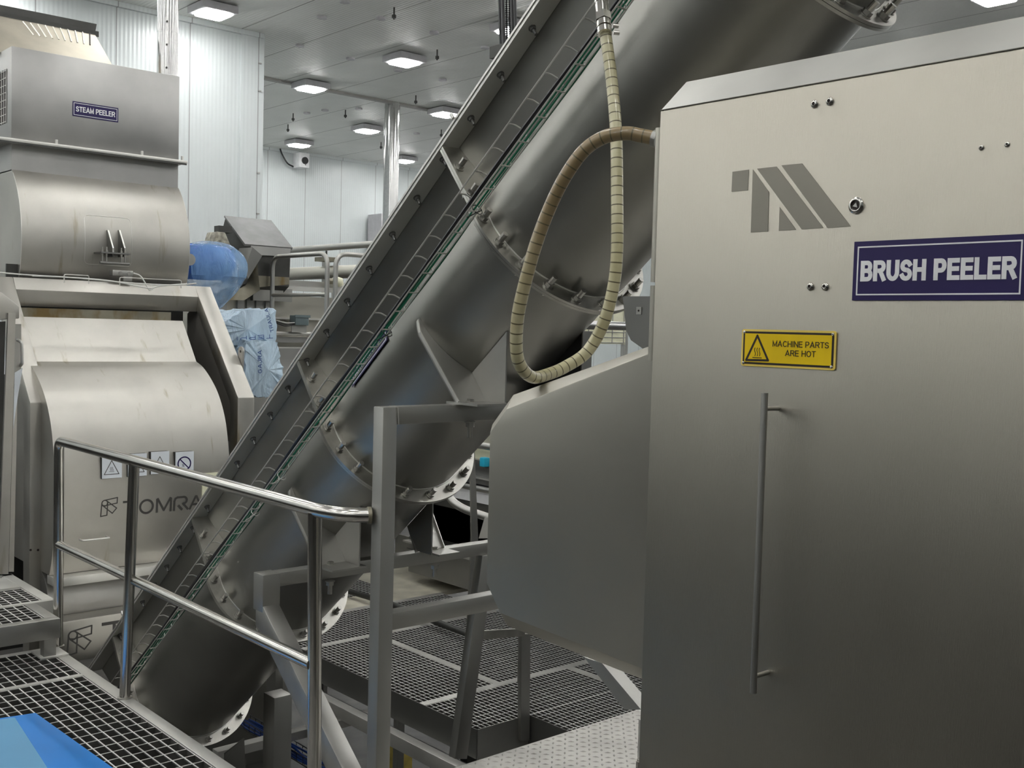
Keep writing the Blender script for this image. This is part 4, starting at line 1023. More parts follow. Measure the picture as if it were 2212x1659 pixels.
fl = Flat(o2, warp=lambda p, h=0: dwarp(p, h), depth=.0008, **fa); emblem(fl, (b_.z-a_.z)*1.02, .0065); fl.build('emblem', M['grey_print'], drum)
a_ = at(267, 1110, 'y', 6.65); e_ = at(436, 1108, 'y', 6.65); tz = at(330, 1107, 'y', 6.65)
fl = Flat(V(a_.x, 0, tz.z), warp=lambda p, h=0: dwarp(p, h), depth=.0008, **fa)
hL = .083; letters(fl, .0, hL, .0135, (e_.x-a_.x-5.29*hL)/3.6); fl.build('lettering', M['grey_print'], drum)
# handle on the drum
q0, q1 = at(178, 1168, 'y', 6.63), at(236, 1162, 'y', 6.63)
MB().tube(arcbend([V(q0.x, 6.70, q0.z), V(q0.x, 6.625, q0.z), V(q1.x, 6.625, q0.z), V(q1.x, 6.70, q0.z)], .012, 4), .006, 10).build('grab_handle', M['edge'], drum)
# warning plates on the drum
def wplate(px, py, w_, kind, label):
    a_ = at(px, py, 'y', 6.63); t = thing('warning_plate', label, 'sign', (a_.x, 6.66, a_.z-.07), 'small white warning plates on the drum cover')
    y = 6.640
    MB().box(a_.x-w_/2, a_.x+w_/2, y, y+.035, a_.z-.072, a_.z+.072).build('holder', M['dark'], t)
    MB().box(a_.x-w_/2+.002, a_.x+w_/2+.004, y-.004, y, a_.z-.07, a_.z+.072).build('card', M['label'], t)
    fl = Flat((a_.x, y-.0045, a_.z-.005), depth=.0006, **fa)
    if kind == 'no':
        fl.circle(0, 0, .043, .008); fl.line([(-.03, .03), (.03, -.03)], .007); hot_marks(fl, -.008, -.01, .02)
    else:
        fl.line([(-.046, -.04), (.046, -.04), (0, .045)], .004, True)
        if kind == 'hot': hot_marks(fl, 0, -.008, .03)
    fl.build('symbol', M['grey_print'] if kind != 'no' else M['navy'], t)
wplate(242, 1009, .122, 'hot', 'white hot surface warning plate, leftmost on the drum cover')
wplate(297, 1005, .118, 'tri', 'white triangle warning plate behind the second handrail post')
wplate(346, 1000, .118, 'tri', 'white triangle warning plate crossed by the top handrail')
wplate(399, 1000, .122, 'no', 'white plate with a struck-through circle on the drum cover')
a_ = at(448, 1052, 'y', 6.63); t = thing('warning_plate', 'cream card half hidden behind the lower conveyor edge', 'sign', (a_.x, 6.66, a_.z-.08))
MB().box(a_.x-.03, a_.x+.09, 6.64, 6.67, a_.z-.08, a_.z+.09).build('card', M['cream'], t)
# emblem on the base beam
a_ = at(145, 1416, 'y', 6.62); b_ = at(205, 1350, 'y', 6.62)
fl = Flat(V(a_.x, 6.6195, a_.z-.0), depth=.001, **fa); emblem(fl, (b_.z-a_.z)*1.0, .009); fl.build('emblem', M['grey_print'], sp)
c_ = at(222, 1352, 'y', 6.62)
fl = Flat(V(c_.x, 6.6195, c_.z-.14), depth=.001, **fa); hL = .15; letters(fl, 0, hL, .02, .03); fl.build('lettering', M['grey_print'], sp)
# white cables lying along the frame top
for i, (lst, lab) in enumerate([([(0, 589), (60, 594), (170, 601), (290, 612), (380, 616), (424, 612)], 'white cable lying along the steam peeler frame top'),
                          ([(70, 596), (160, 600), (240, 607), (320, 622), (345, 618), (404, 613)], 'thinner white cable tied beside the one along the frame top'),
                          ([(288, 590), (303, 596), (314, 612), (322, 626), (330, 624)], 'short curved white cable from the sensor block')]):
    p = smoothpath([at(a, b, 'y', 7.12+.0*i) for a, b in lst], 6)
    tag(MB().tube(p, .0045, 8).build('cable', M['whitecable']), lab, 'cable')
for xx0, xx1 in ((168, 222), (290, 425)):
    a_, b_ = at(xx0, 606, 'y', 7.2), at(xx1, 606, 'y', 7.2)
    mb = MB().tube(arcbend([V(a_.x, 7.45, 1.98), V(a_.x, 7.45, 2.035), V(b_.x, 7.45, 2.035), V(b_.x, 7.45, 1.98)], .012, 3), .004, 6)
    mb.build('wire_bracket', M['edge'], sp)

# blue motor with a film bag
mo = thing('blue_motor', 'blue electric motor on the right end of the steam peeler vessel', 'motor', (3.62, 8.05, 2.0))
MB().cyl((3.60, 8.05, 2.21), (3.66, 8.05, 2.21), .17, 30).build('mounting_flange', M['blue_motor'], mo)
mb = MB().cyl((3.66, 8.05, 2.21), (4.02, 8.05, 2.21), .135, 30)
for k in range(18):
    a = 2*math.pi*k/18; mb.box(3.70, 3.96, 8.05+.12*math.cos(a)-.004, 8.05+.12*math.cos(a)+.004, 2.21+.12*math.sin(a)-.02, 2.21+.12*math.sin(a)+.02)
mb.build('motor_body', M['blue_motor'], mo)
MB().tube([(4.0, 8.05, 2.21), (4.05, 8.05, 2.21), (4.09, 8.05, 2.21), (4.105, 8.05, 2.21)], [.135, .135, .11, .05], 30).build('fan_cover', M['blue_motor'], mo)
MB().cyl((3.64, 7.80, 2.21), (3.64, 7.92, 2.21), .045, 20).build('grey_bush', M['frame'], mo)
def bag(name, label, c, rx, ry, rz, mat, seed, droop=0.0, n=36, m=22, pow_=2.6, amp=.09, cat='film'):
    rnd = random.Random(seed); ph = [rnd.uniform(0, 6.28) for _ in range(8)]
    mb = MB()
    for j in range(m+1):
        t = math.pi*j/m
        for k in range(n):
            a = 2*math.pi*k/n
            f = lambda v: math.copysign(abs(v)**(2/pow_), v)
            rr = 1+amp*(math.sin(3*a+ph[0]+2*t)+.7*math.sin(7*a+ph[1]-3*t)+.5*math.sin(11*a+ph[2]+5*t))
            x = rx*f(math.sin(t))*f(math.cos(a))*rr; y = ry*f(math.sin(t))*f(math.sin(a))*rr; z = rz*f(math.cos(t))
            if z < 0: x *= 1-droop*(-z/rz); y *= 1-droop*(-z/rz)
            mb.v.append(V(c[0]+x, c[1]+y, c[2]+z))
    for j in range(m):
        for k in range(n): mb.f.append((j*n+k, j*n+(k+1) % n, (j+1)*n+(k+1) % n, (j+1)*n+k))
    return tag(mb.build(name, mat, smooth=24), label, cat)
bag('film_bag', 'crumpled clear blue film bag wrapped over the blue motor', (3.92, 8.05, 2.10), .27, .22, .28, M['film'], 3, .5, amp=.07)

# gearbox wrapped in pale blue plastic
def wrapped(name, label, tops, y0, y1, mat, seed):
    # tops: outline in x,z ; front at y0 back at y1, with pinched folds
    rnd = random.Random(seed); mb = MB(); n = len(tops); L_ = []
    for (xa, za), (xb, zb) in zip(tops, tops[1:]+tops[:1]):
        for k in range(6): L_.append((xa+(xb-xa)*k/6, za+(zb-za)*k/6))
    N = len(L_); rows = 7
    for j in range(rows):
        y = y0+(y1-y0)*j/(rows-1)
        for x, z in L_: mb.v.append(V(x+rnd.uniform(-.012, .012), y+rnd.uniform(-.01, .01), z+rnd.uniform(-.012, .012)))
    for j in range(rows-1):
        for k in range(N): mb.f.append((j*N+k, j*N+(k+1) % N, (j+1)*N+(k+1) % N, (j+1)*N+k))
    for j in (0, rows-1):
        cxm = sum(p[0] for p in L_)/N; czm = sum(p[1] for p in L_)/N; ci = len(mb.v); mb.v.append(V(cxm, (y0, y1)[j > 0]+(-.03 if j == 0 else .03), czm))
        for k in range(N): mb.f.append((j*N+k, j*N+(k+1) % N, ci))
    return mb.build(name, mat, smooth=20), label
def outl(pts, y): return [(at(a, b, 'y', y).x, at(a, b, 'y', y).z) for a, b in pts]
wg = thing('wrapped_gearbox', 'drive box wrapped in pale blue printed plastic behind the slanted frame', 'machine', (4.5, 8.3, -.5))
def wpart(name, pts, y0, y1, mat, seed):
    o, _ = wrapped(name, '', outl(pts, y0), y0, y1, mat, seed)
    o.parent = wg; o.location = o.location-wg.location; return o
wpart('upper_wrap', [(474, 712), (488, 694), (520, 672), (597, 668), (598, 740), (545, 748), (498, 745)], 8.15, 8.6, M['wrap'], 1)
wpart('front_wrap', [(536, 735), (600, 737), (603, 765), (612, 801), (606, 830), (604, 850), (560, 860), (530, 850), (528, 760)], 8.0, 8.4, M['wrap'], 2)
wpart('side_wrap', [(440, 780), (500, 740), (540, 745), (545, 860), (540, 960), (440, 960)], 8.2, 8.7, M['wrapdark'], 3)
MB().box(4.15, 4.8, 8.6, 8.9, FLOOR, 1.3).build('pedestal', M['frame'], wg)
a_ = at(512, 722, 'y', 8.135)
for txt, px, py, hh, rot in (('TRAULA', 592, 716, .033, 108), ('TEPPI', 590, 722, .034, 184), ('GAJRA', 566, 806, .036, 92)):
    yy = 8.105
    if txt == 'GAJRA': yy = 7.955
    p = at(px, py, 'y', yy); cr, sr_ = math.cos(math.radians(rot)), math.sin(math.radians(rot))
    text_mesh(txt, 'printed_lettering', M['bluecable'], wg, p, (cr, 0, sr_), (-sr_, 0, cr), hh, width=.34 if txt == 'TEPPI' else None, bold=.14)

# =================================================================== machinery behind
def thing_at(name, label, cat, p, group=None): return thing(name, label, cat, p, group)
ck = thing('chute_head', 'dark weathered conveyor head with a sloping cover plate left of the rear railing', 'machine', (5.1, 9.3, 1.9))
pA = [at(531, 528, 'y', 9.2), at(627, 532, 'y', 9.2)]
xl, xr = 4.83, 5.33
mb = MB().prism([V(xl, 9.2, 2.47), V(xl, 9.62, 2.755), V(xl, 9.63, 2.745), V(xl, 9.21, 2.45)], (xr-xl, 0, 0)); mb.build('cover_plate', M['weathered'], ck)
MB().prism([V(xl+.06, 9.2, 2.46), V(xr-.02, 9.2, 2.46), V(xr-.03, 9.2, 2.385), V(xl+.08, 9.2, 2.375)], (0, .01, 0)).build('cover_apron', M['hood'], ck)
MB().prism([V(xl+.01, 9.22, 2.45), V(xl+.01, 9.62, 2.73), V(xl+.01, 9.85, 2.3), V(xl+.01, 9.5, 1.95), V(xl+.01, 9.24, 2.1)], (xr-xl-.02, 0, 0)).build('head_body', M['dark'], ck)
MB().prism([V(xl+.07, 9.235, 2.38), V(xr-.01, 9.235, 2.39), V(xr-.01, 9.235, 2.12), V(xl+.10, 9.235, 2.07)], (0, .02, 0)).build('stained_front', M['stained'], ck)
MB().prism([V(4.80, 9.0, 2.43), V(4.72, 9.0, 2.22), V(4.76, 9.0, 2.14), V(4.90, 9.0, 2.36)], (0, .25, 0)).build('side_flap', M['wallplate'], ck)
MB().prism([V(xl-.09, 9.5, 1.95), V(xl+.12, 9.2, 2.36), V(xl+.16, 9.2, 2.05), V(xl+.0, 9.2, 1.95)], (0, .03, 0)).build('side_cheek', M['stained'], ck)
gm = thing('gear_motor', 'grimy pale gear motor bolted to the left of the chute head', 'motor', (4.68, 9.35, 2.4))
gm0 = MB().prism([at(468, 500, 'y', 9.3), at(487, 502, 'y', 9.3), at(502, 538, 'y', 9.3), at(480, 544, 'y', 9.3), at(458, 532, 'y', 9.3)], (0, .2, 0)).build('gear_case', M['dirtywhite'], gm, bevel=.01)
a_ = at(471, 531, 'y', 9.29); MB().cyl((a_.x, 9.25, a_.z), (a_.x, 9.3, a_.z), .05, 18).cyl((a_.x, 9.22, a_.z), (a_.x, 9.25, a_.z), .02, 12).build('shaft_boss', M['dirtywhite'], gm)
a_ = at(484, 495, 'y', 9.35); MB().box(a_.x-.05, a_.x+.08, 9.35, 9.45, a_.z-.03, a_.z+.03).build('terminal_cover', M['dark'], gm)

rb = thing('rear_trough', 'long grey steel machine body behind the rear railing', 'machine', (6.0, 9.8, .4))
yb = 9.45
def zpx(px, py, y): return at(px, py, 'y', y).z
MB().box(4.55, 9.0, yb, yb+1.0, .4, zpx(640, 640, yb)).build('body', M['chamber'], rb)
MB().box(4.5, 9.0, yb-.08, yb, zpx(640, 628, yb-.08), zpx(640, 619, yb-.08)).build('top_rail', M['edge'], rb)
MB().box(5.25, 9.0, yb-.02, yb+.1, zpx(640, 618, yb), zpx(640, 606, yb)).build('upper_beam', M['frame'], rb)
MB().box(4.98, 5.30, yb-.14, yb-.085, zpx(570, 650, yb-.1), zpx(570, 622, yb-.1)).build('cover_box', M['frame'], rb)
MB().box(5.30, 5.42, yb-.10, yb-.06, zpx(570, 650, yb-.1), zpx(570, 622, yb-.1)).build('cover_box', M['frame'], rb)
for px in (482, 520, 540, 560, 580):
    a_ = at(px, 640, 'y', yb-.02); MB().box(a_.x-.035, a_.x+.035, yb-.03, yb, 1.3, zpx(px, 625, yb-.02)).build('stiffener', M['hood'], rb)
MB().box(4.7, 9, yb-.05, yb, zpx(690, 692, yb), zpx(690, 688, yb)).build('flat_strip', M['edge'], rb)
MB().box(4.7, 9, yb-.10, yb, zpx(650, 740, yb), zpx(650, 728, yb)).build('side_beam', M['hood'], rb)
MB().cyl((4.7, yb-.15, zpx(640, 721, yb-.15)), (9, yb-.15, zpx(640, 721, yb-.15)), .022, 14).build('conduit_pipe', M['frame'], rb)
MB().box(4.7, 9, yb-.13, yb, zpx(650, 752, yb), zpx(650, 749, yb)).build('flat_strip', M['edge'], rb)
MB().box(4.7, 9, yb-.16, yb-.1, zpx(650, 805, yb), zpx(650, 752, yb)).build('lower_panel', M['hood'], rb)
MB().box(4.7, 9, yb-.30, yb-.1, zpx(600, 812, yb), zpx(600, 806, yb)).build('flat_strip', M['edge'], rb)
MB().prism([at(560, 612, 'y', 9.55), at(735, 623, 'y', 9.55), at(735, 611, 'y', 9.55), at(600, 606, 'y', 9.55), at(560, 604, 'y', 9.55)], (0, .1, 0)).build('sloping_cover', M['chamber'], rb)
for px, l in ((562, 'cream valve fitting left of the rear railing on the trough top'), (724, 'cream valve fitting right of the rear railing on the trough top')):
    a_ = at(px, 608, 'y', 9.33); t = thing('valve_fitting', l, 'valve', (a_.x, 9.33, a_.z-.05), 'cream valve fittings')
    MB().tube([(a_.x-.03, 9.33, a_.z), (a_.x, 9.33, a_.z+.01), (a_.x+.05, 9.33, a_.z), (a_.x+.07, 9.33, a_.z-.04)], [.028, .045, .045, .03], 16).build('valve_body', M['cream'], t)
    MB().cyl((a_.x-.08, 9.33, a_.z), (a_.x-.03, 9.33, a_.z), .03, 14).build('brown_cap', M['stained'], t)
jb = thing('junction_box', 'dark grey junction box with cables on the rear trough wall', 'electrical box', (5.6, 9.2, 1.7))
a_, b_ = at(639, 681, 'y', 9.2), at(667, 703, 'y', 9.2)
MB().box(a_.x, b_.x, 9.2, 9.32, b_.z, a_.z).build('box_body', M['greenishbox'], jb, bevel=.006)
MB().box(a_.x-.01, b_.x+.012, 9.19, 9.2, a_.z-.02, a_.z+.004).build('box_lid', M['greenishbox'], jb)
MB().box(a_.x-.02, b_.x, 9.24, 9.25, b_.z-.07, b_.z).build('mounting_plate', M['frame'], jb)
for k in range(5):
    x = a_.x+.02+k*.028; MB().tube(smoothpath([(x, 9.25, b_.z), (x, 9.25, b_.z-.035), (x-.02, 9.26, b_.z-.05)], 4), .004, 6).build('cable_gland', M['rubber'], jb)
for k in range(3):
    p0 = at(597, 692+3*k, 'y', 9.22); p1 = at(638, 697+1.5*k, 'y', 9.22)
    tag(MB().tube(smoothpath([p0, p0.lerp(p1, .5)+V(0, 0, -.012-.006*k), p1], 5), .005, 6).build('cable', M['rubber' if k else 'whitecable']), ('upper pale cable running left from the junction box', 'middle black cable running left from the junction box', 'lowest black cable running left from the junction box')[k], 'cable')
# platform under the hoops, hoops
wk = thing('rear_walkway', 'small steel walkway carrying the two hoop railings', 'platform', (6.0, 8.7, .8))
MB().box(4.95, 7.2, 7.95, 9.1, .76, .86).build('deck', M['frame'], wk)
for x, y in ((4.97, 7.97), (7.12, 7.97), (4.97, 9.02), (7.12, 9.02)): MB().box(x, x+.06, y, y+.06, FLOOR, .76).build('leg', M['frame'], wk)
h1 = thing('hoop_railing', 'left rear tubular railing hoop with a middle rail', 'railing', (5.1, 8.7, .86), 'rear hoop railings')
def zat(x, py, px): return at(px, py, 'x', x).z
xh = 5.11
pl_ = at(588, 640, 'x', xh); pr_ = at(706, 640, 'x', xh); zt = at(650, 551, 'x', xh).z; zm = at(650, 637, 'x', xh).z
MB().tube(arcbend([V(xh, pl_.y, .86), V(xh, pl_.y, zt), V(xh, pr_.y, zt), V(xh, pr_.y, .86)], .12, 7), .021, 14).build('hoop', M['frame'], h1, smooth=60)
MB().tube([V(xh, pl_.y, zm), V(xh, pr_.y, zm)], .018, 12).build('middle_rail', M['frame'], h1, smooth=60)
h2 = thing('hoop_railing', 'right rear tubular railing hoop running behind the conveyor edge', 'railing', (5.9, 8.0, .86), 'rear hoop railings')
pr2 = at(716, 640, 'y', pr_.y-.0)
MB().tube(arcbend([V(pr2.x, pr_.y-.06, .86), V(pr2.x, pr_.y-.06, zt), V(pr2.x+1.8, pr_.y-.06, zt), V(pr2.x+1.8, pr_.y-.06, .86)], .12, 7), .021, 14).build('hoop', M['frame'], h2, smooth=60)
MB().tube([V(pr2.x, pr_.y-.06, zm), V(pr2.x+1.8, pr_.y-.06, zm)], .018, 12).build('middle_rail', M['frame'], h2, smooth=60)
# pipes along the hall
xp = 7.0
t = thing('overhead_pipe', 'thin grey pipe running above the thick pipe behind the rear railing', 'pipe', (xp, 11, 2.6))
z_ = at(700, 535, 'x', xp).z; MB().cyl((xp, 7.5, z_), (xp, 12.6, z_), .038, 18).build('pipe', M['frame'], t, smooth=60)
a_ = at(702, 545, 'x', xp-.02)
MB().cyl((xp, a_.y, z_-.13), (xp, a_.y, z_-.04), .012, 8).build('hanger_rod', M['dark'], t)
MB().box(xp-.1, xp+.1, a_.y-.12, a_.y+.1, z_-.17, z_-.12).build('bracket', M['stained'], t)
MB().box(xp+.02, xp+.08, a_.y+.05, a_.y+.13, FLOOR, z_-.17).build('post', M['frame'], t)
t = thing('overhead_pipe', 'thick grey pipe crossing behind the rear railing', 'pipe', (xp, 11, 2.3))
z_ = at(700, 589, 'x', xp).z; MB().cyl((xp, 7.5, z_), (xp, 12.9, z_), .078, 24).build('pipe', M['chamber'], t, smooth=60)
a_ = at(729, 606, 'x', xp); MB().cyl((xp, a_.y, z_-.2), (xp, a_.y, z_-.07), .015, 8).box(xp-.05, xp+.05, a_.y-.05, a_.y+.05, z_-.13, z_-.09).box(xp-.05, xp+.05, a_.y-.05, a_.y+.05, FLOOR, z_-.19).build('pipe_support', M['hood'], t)
t = thing('white_wall_cabinet', 'tall white cabinet against the far wall right of the round column', 'cabinet', (17.5, 23.5, FLOOR))
a_ = at(824, 461, 'y', 23.2); MB().box(a_.x, a_.x+3, 23.2, 23.8, FLOOR, a_.z).build('body', M['lampbody'], t)

GZ0 = -.55
# right hand lower machinery seen between the conveyor and the chamber
rm_ = thing('sorting_machine', 'long low machine with rails and pale ledges behind the support frame', 'machine', (6.2, 6.0, -.5))
X5 = 5.6
def band(nm, pa, pb, x0, x1, mat, y0=3.0, y1=7.8):
    za, zb = at(1045, pa, 'x', X5).z, at(1045, pb, 'x', X5).z
    return MB().box(x0, x1, y0, y1, min(za, zb), max(za, zb)).build(nm, M[mat], rm_)
band('pale_panel', 973, 996, 5.66, 5.9, 'cream'); band('side_beam', 996, 1013, 5.6, 5.75, 'frame'); band('dark_panel', 1013, 1053, 5.68, 5.9, 'hood')
band('flat_strip', 1034, 1037, 5.6, 5.7, 'edge'); band('pale_ledge', 1063, 1090, 5.62, 5.95, 'white'); band('dark_panel', 1090, 1118, 5.66, 5.95, 'wallplate')
band('recess', 1118, 1215, 5.9, 6.1, 'dark')
for py, r_p in ((962, .028), (1056, .024)):
    z = at(1045, py, 'x', X5).z; MB().cyl((X5-.03, 3, z), (X5-.03, 7.8, z), r_p, 14).build('rail_pipe', M['frame'], rm_, smooth=60)
band('lower_panel', 1215, 1300, 5.75, 5.95, 'hood'); band('flat_strip', 1222, 1226, 5.68, 5.75, 'edge')
MB().box(5.9, 6.9, 3, 7.8, -.5, .95).build('core', M['hood'], rm_)
a_ = at(1051, 998, 'x', X5-.03)
tag(MB().box(X5-.06, X5-.002, a_.y-.01, a_.y+.055, a_.z-.04, a_.z+.035).build('cyan_clip', M['cyan'], bevel=.01), 'bright cyan plastic clip on the grey rail beside the chamber edge', 'clip')
t = thing('bent_pipe', 'bent steel pipe passing behind the saddle bracket to a lug', 'pipe', (4.6, 5.2, .2))
pp = [at(968, 1040, 'x', 4.3), at(972, 1075, 'x', 4.3), at(1000, 1098, 'x', 4.32), at(1052, 1117, 'x', 4.4), at(1075, 1125, 'x', 4.45), at(1136, 1130, 'x', 4.7)]
MB().box(pp[-1].x-.02, pp[-1].x+.02, pp[-1].y-.02, pp[-1].y+.02, FLOOR, pp[-1].z).build('post', M['frame'], t)
MB().tube(smoothpath(pp, 6), .026, 16).build('pipe', M['frame'], t, smooth=60)
a_ = at(1052, 1150, 'x', 4.37)
MB().prism([at(1034, 1163, 'x', 4.37), at(1047, 1118, 'x', 4.37), at(1056, 1118, 'x', 4.37), at(1056, 1163, 'x', 4.37)], (.01, 0, 0)).build('lug', M['edge'], t)
t = thing('slanted_brace', 'thin slanted flat steel brace rising behind the flange near the chamber', 'brace', (4.1, 5.0, .1))
MB().prism([at(1016, 960, 'y', 4.9), at(1024, 945, 'y', 4.9), at(1033, 1160, 'y', 4.9), at(1024, 1400, 'y', 4.9), at(1014, 1556, 'y', 4.9), at(1004, 1556, 'y', 4.9), at(1008, 1400, 'y', 4.9), at(1019, 1160, 'y', 4.9)], (0, .012, 0)).build('upper_bar', M['frame'], t)

# beyond the conveyor, right of the flange
t = thing('foil_duct', 'foil clad duct elbow seen through the gap beside the peeler door', 'duct', (11.5, 11.5, 1.8))
DY = 11.5; e0 = at(1240, 701, 'y', DY); e1 = at(1362, 697, 'y', DY); e2 = at(1371, 600, 'y', DY)
MB().tube(arcbend([V(e0.x-1.5, DY, e0.z), e0, V(e1.x, DY, e0.z), V(e1.x, DY, CEIL-.002)], .16, 8), .068, 24).build('duct_body', M['foil'], t, smooth=22)
b = MB()
for k in range(5):
    a = math.radians(10+18*k); c = V(e1.x-.12+.12*math.sin(a), DY, e0.z+.12-.12*math.cos(a)); b.ring(c, (math.cos(a), 0, math.sin(a)), .071, .066, .006, 24)
b.build('seam_band', M['foil'], t)
MB().box(e1.x-.02, e1.x+.02, DY+.06, DY+.08, FLOOR, e0.z+.4).build('support_strip', M['frame'], t)
t = thing('grid_screen', 'cream grid screen glimpsed through the hose loop gap', 'screen', (11.6, 12, FLOOR))
g0 = at(1262, 704, 'y', 12.2); g1 = at(1352, 741, 'y', 12.2)
MB().box(g0.x-.4, g1.x, 12.2, 12.24, g1.z-.02, g0.z+.5).build('panel', M['cream'], t)
gb = MB()
for k in range(4): z = g1.z+(g0.z-g1.z)*k/3; gb.box(g0.x-.4, g1.x, 12.19, 12.2, z-.006, z+.006)
for k in range(-1, 4): x = g0.x+(g1.x-g0.x)*k/3.6+.1; gb.box(x-.007, x+.007, 12.188, 12.2, g1.z, g0.z+.5)
gb.build('grid_bars', M['hood'], t)
MB().box(g0.x, g0.x+.06, 12.2, 12.26, FLOOR, g1.z-.02).box(g1.x-.06, g1.x, 12.2, 12.26, FLOOR, g1.z-.02).build('legs_frame', M['frame'], t)
q_ = at(1261, 718, 'x', 2.9)
MB().box(2.9, 2.93, q_.y, q_.y+.42, 1.38, q_.z).bar((2.91, q_.y+.02, 1.42), (2.44, 1.44, 1.42), .03, .03).build('rear_guard', M['rubber'], bpz)
MB().box(2.89, 2.94, q_.y-.006, q_.y, 1.38, q_.z+.004).build('guard_edge', M['frame'], bpz)

# rear gratings at the lower level
GZ = -.55
gf = thing('rear_grating_frame', 'steel edge beams and pale strips of the lower grating floor', 'platform', (4.8, 6.0, GZ-.25))
XE = 3.95; XW = 5.75; YN = 4.66; YF = 8.2
MB().box(XE-.006, XE, YN, 6.62, GZ-.17, GZ+.004).build('kick_plate', M['wallplate'], gf)
MB().box(XE-.09, XE-.02, YN-.02, 7.2, GZ-.30, GZ-.215).build('lower_beam', M['edge'], gf, bevel=.003)
MB().box(XE-.02, XE-.006, YN-.02, 7.2, GZ-.34, GZ-.22).build('beam_web', M['dark'], gf)
for y_ in (5.19, 6.60, 7.30):
    MB().box(XE, XW, y_-.028, y_+.028, GZ-.06, GZ+.003).build('pale_strip', M['edge'], gf)
MB().box(4.545, 4.60, 5.218, 6.57, GZ-.06, GZ+.003).build('pale_strip', M['edge'], gf)
MB().box(5.16, 5.215, YN, 5.162, GZ-.06, GZ+.003).build('pale_strip', M['edge'], gf)
MB().box(XE, 4.35, YN-.006, YN, GZ-.19, GZ+.004).build('kick_plate', M['frame'], gf)
MB().box(4.344, 4.35, 3.9, YN, GZ-.19, GZ+.004).build('kick_plate', M['wallplate'], gf)
for x, y in ((4.0, 4.8), (4.0, 6.5), (5.6, 4.8), (5.6, 6.5)): MB().box(x, x+.07, y, y+.07, FLOOR, GZ-.06).build('leg', M['dark'], gf)
GP = .034
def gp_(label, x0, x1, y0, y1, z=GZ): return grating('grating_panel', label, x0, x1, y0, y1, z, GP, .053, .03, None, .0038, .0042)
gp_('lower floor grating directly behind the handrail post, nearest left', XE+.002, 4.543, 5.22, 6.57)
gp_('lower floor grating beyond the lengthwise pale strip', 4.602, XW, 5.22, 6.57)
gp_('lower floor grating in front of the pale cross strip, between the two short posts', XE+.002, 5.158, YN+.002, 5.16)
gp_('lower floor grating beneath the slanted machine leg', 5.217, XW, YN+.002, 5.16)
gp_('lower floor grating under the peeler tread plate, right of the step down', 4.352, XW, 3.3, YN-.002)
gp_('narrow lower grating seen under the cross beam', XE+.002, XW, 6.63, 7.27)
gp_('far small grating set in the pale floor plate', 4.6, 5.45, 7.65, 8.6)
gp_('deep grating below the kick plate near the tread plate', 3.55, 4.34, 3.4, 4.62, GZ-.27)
t = thing('pale_floor_plate', 'pale worn floor plate around the far small grating', 'floor plate', (5.5, 8.0, GZ-.02))
MB().box(XE, 6.35, 7.33, 7.648, GZ-.03, GZ+.002).box(5.452, 6.35, 7.65, 9.2, GZ-.03, GZ+.002).box(XE, 4.598, 7.65, 9.2, GZ-.03, GZ+.002).build('plate', plain('worn_pale_plate', (.55, .52, .42), .5, nscale=5, var=.25), t)
t = thing('curb_board', 'grey steel curb board behind the pale floor plate', 'curb', (6.4, 8.2, GZ))
MB().bar((6.40, 8.9, GZ+.10), (6.40, 6.9, GZ+.10), .02, .20).build('board', M['frame'], t)
t = thing('handrail_pipe', 'dark low pipe lying across the lower gratings', 'pipe', (4.6, 6.9, GZ))
MB().tube([at(748, 1275, 'z', GZ+.06), at(840, 1303, 'z', GZ+.06), at(1010, 1370, 'z', GZ+.06)], .024, 12).build('pipe', M['dark'], t)
# short posts of the missing railing
t = thing('railing_stub', 'flat post with a welded crosspiece on the lower grating edge left of the tread plate', 'railing', (4.0, 4.7, GZ-.2))
MB().prism([at(1127, 1370, 'y', 4.63), at(1146, 1370, 'y', 4.63), at(1144, 1600, 'y', 4.63), at(1125, 1600, 'y', 4.63)], (0, .03, 0)).build('post', M['frame'], t)
MB().prism([at(1024, 1364, 'y', 4.60), at(1134, 1358, 'y', 4.60), at(1134, 1374, 'y', 4.60), at(1024, 1384, 'y', 4.60)], (0, .02, 0)).build('crosspiece', M['flange'], t)
a_ = at(1019, 1372, 'y', 4.60); MB().tube([(a_.x, 4.58, a_.z-.05), (a_.x, 4.57, a_.z), (a_.x, 4.58, a_.z+.06)], [.012, .026, .012], 10).build('weld_lump', M['flange'], t)

# yellow crate and cables on the lower floor
a_ = at(858, 1602, 'y', 7.6); b_ = at(890, 1659, 'y', 7.6)
t = thing('yellow_crate', 'yellowish crate standing on the dark floor between the legs', 'crate', ((a_.x+b_.x)/2, 7.8, FLOOR))
MB().box(a_.x, b_.x, 7.6, 8.0, FLOOR, a_.z).build('box', M['brass'], t)
MB().box(a_.x+.01, b_.x-.01, 7.61, 7.99, a_.z, a_.z+.004).build('top', M['cream'], t)
t = thing('floor_cable_tray', 'black wire tray with blue cables low behind the column', 'cable tray', (4.0, 7.2, -1.2))
A0, A1 = at(520, 1570, 'y', 7.6), at(665, 1660, 'y', 7.0)
A0 = at(515, 1562, 'x', 3.9); A1 = at(660, 1650, 'x', 3.9)
d = (A1-A0)
for off in (V(0, 0, .04), V(.1, 0, .04), V(0, 0, -.02), V(.1, 0, -.02)): MB().cyl(A0+off, A1+off+d*.4, .004, 6).build('wire', M['rubber'], t)
for k in range(16):
    q = A0+d*1.4*k/16; MB().tube([q+V(0, 0, .04), q+V(0, 0, -.02), q+V(.1, 0, -.02), q+V(.1, 0, .04)], .003, 5).build('rib', M['rubber'], t)
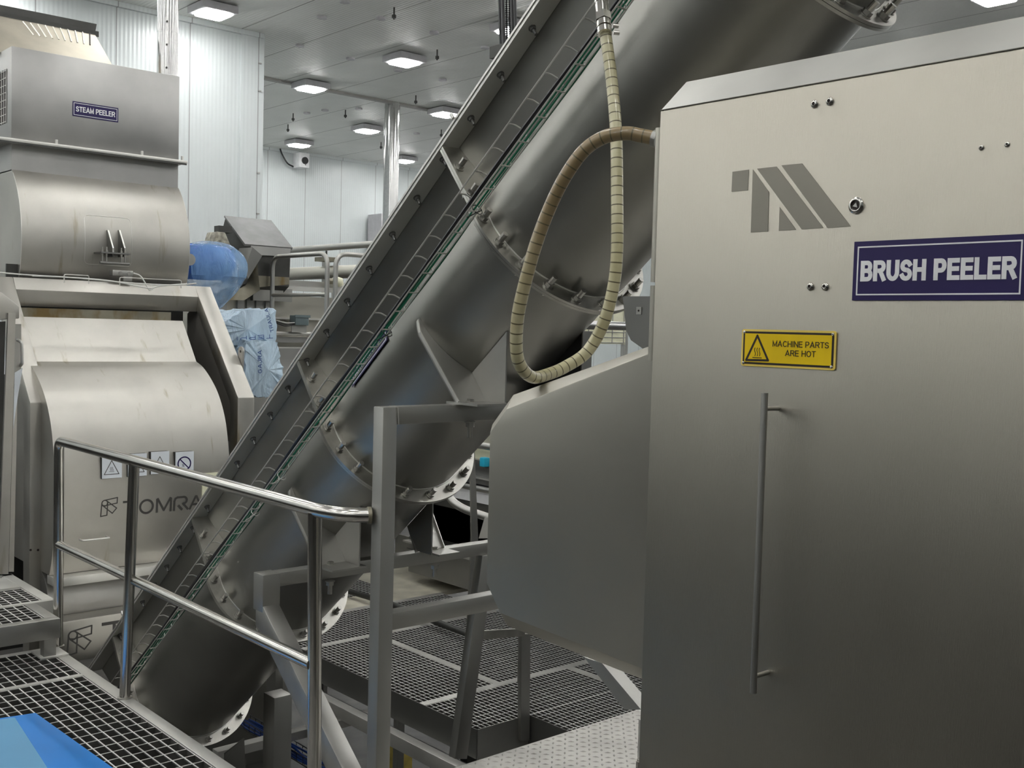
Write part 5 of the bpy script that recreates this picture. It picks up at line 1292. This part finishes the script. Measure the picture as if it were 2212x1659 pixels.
for k in range(6):
    off = V(.015*k+.01, 0, -.01+.012*(k % 3)); p = smoothpath([A0+off+d*(1.4*q/8)+V(random.uniform(-.008, .008), 0, random.uniform(-.008, .008)) for q in range(9)], 4)
    tag(MB().tube(p, .008, 8).build('cable', M['bluecable']), 'blue cable in the low wire tray behind the dark column', 'cable', 'blue cables in the low tray')

# left edge: grey cabinet with an open cover
cb = thing('control_cabinet', 'grey steel cabinet with a bent cover and open door at the left edge', 'cabinet', (1.8, 6.5, .2))
MB().prism([at(-60, 617, 'y', 6.42), at(5, 632, 'y', 6.42), at(42, 662, 'y', 6.42), at(42, 688, 'y', 6.42), at(12, 690, 'y', 6.42), at(-60, 700, 'y', 6.42)], (0, .25, 0)).build('bent_cover', M['peeler'], cb, bevel=.006)
MB().prism([at(18, 676, 'y', 6.40), at(34, 676, 'y', 6.40), at(18, 1240, 'y', 6.40), at(-3, 1240, 'y', 6.40)], (0, .02, 0)).build('door_edge', M['peeler'], cb)
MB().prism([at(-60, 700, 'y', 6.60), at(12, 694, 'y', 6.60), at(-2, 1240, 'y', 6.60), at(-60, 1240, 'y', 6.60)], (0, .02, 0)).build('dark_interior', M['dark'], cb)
MB().prism([at(30, 840, 'y', 6.55), at(38, 840, 'y', 6.55), at(30, 1235, 'y', 6.55), at(19, 1235, 'y', 6.55)], (0, .03, 0)).build('rear_upright', M['peeler'], cb)
MB().prism([at(30, 700, 'y', 6.62), at(46, 700, 'y', 6.62), at(46, 830, 'y', 6.62), at(30, 830, 'y', 6.62)], (0, .06, 0)).build('column', M['frame'], cb)
MB().tube(arcbend([at(38, 735, 'y', 6.6), at(40, 735, 'y', 6.5), at(47, 740, 'y', 6.48), at(48, 785, 'y', 6.48), at(44, 790, 'y', 6.6)], .01, 4), .009, 10).build('pull_handle', M['edge'], cb)
MB().prism([at(32, 805, 'y', 6.50), at(49, 795, 'y', 6.50), at(38, 860, 'y', 6.50), at(29, 925, 'y', 6.50)], (0, .003, 0)).build('paper_sheet', M['label'], cb)
MB().box(1.83, 1.98, 6.38, 6.66, .201, .215).build('foot_plate', M['edge'], cb)
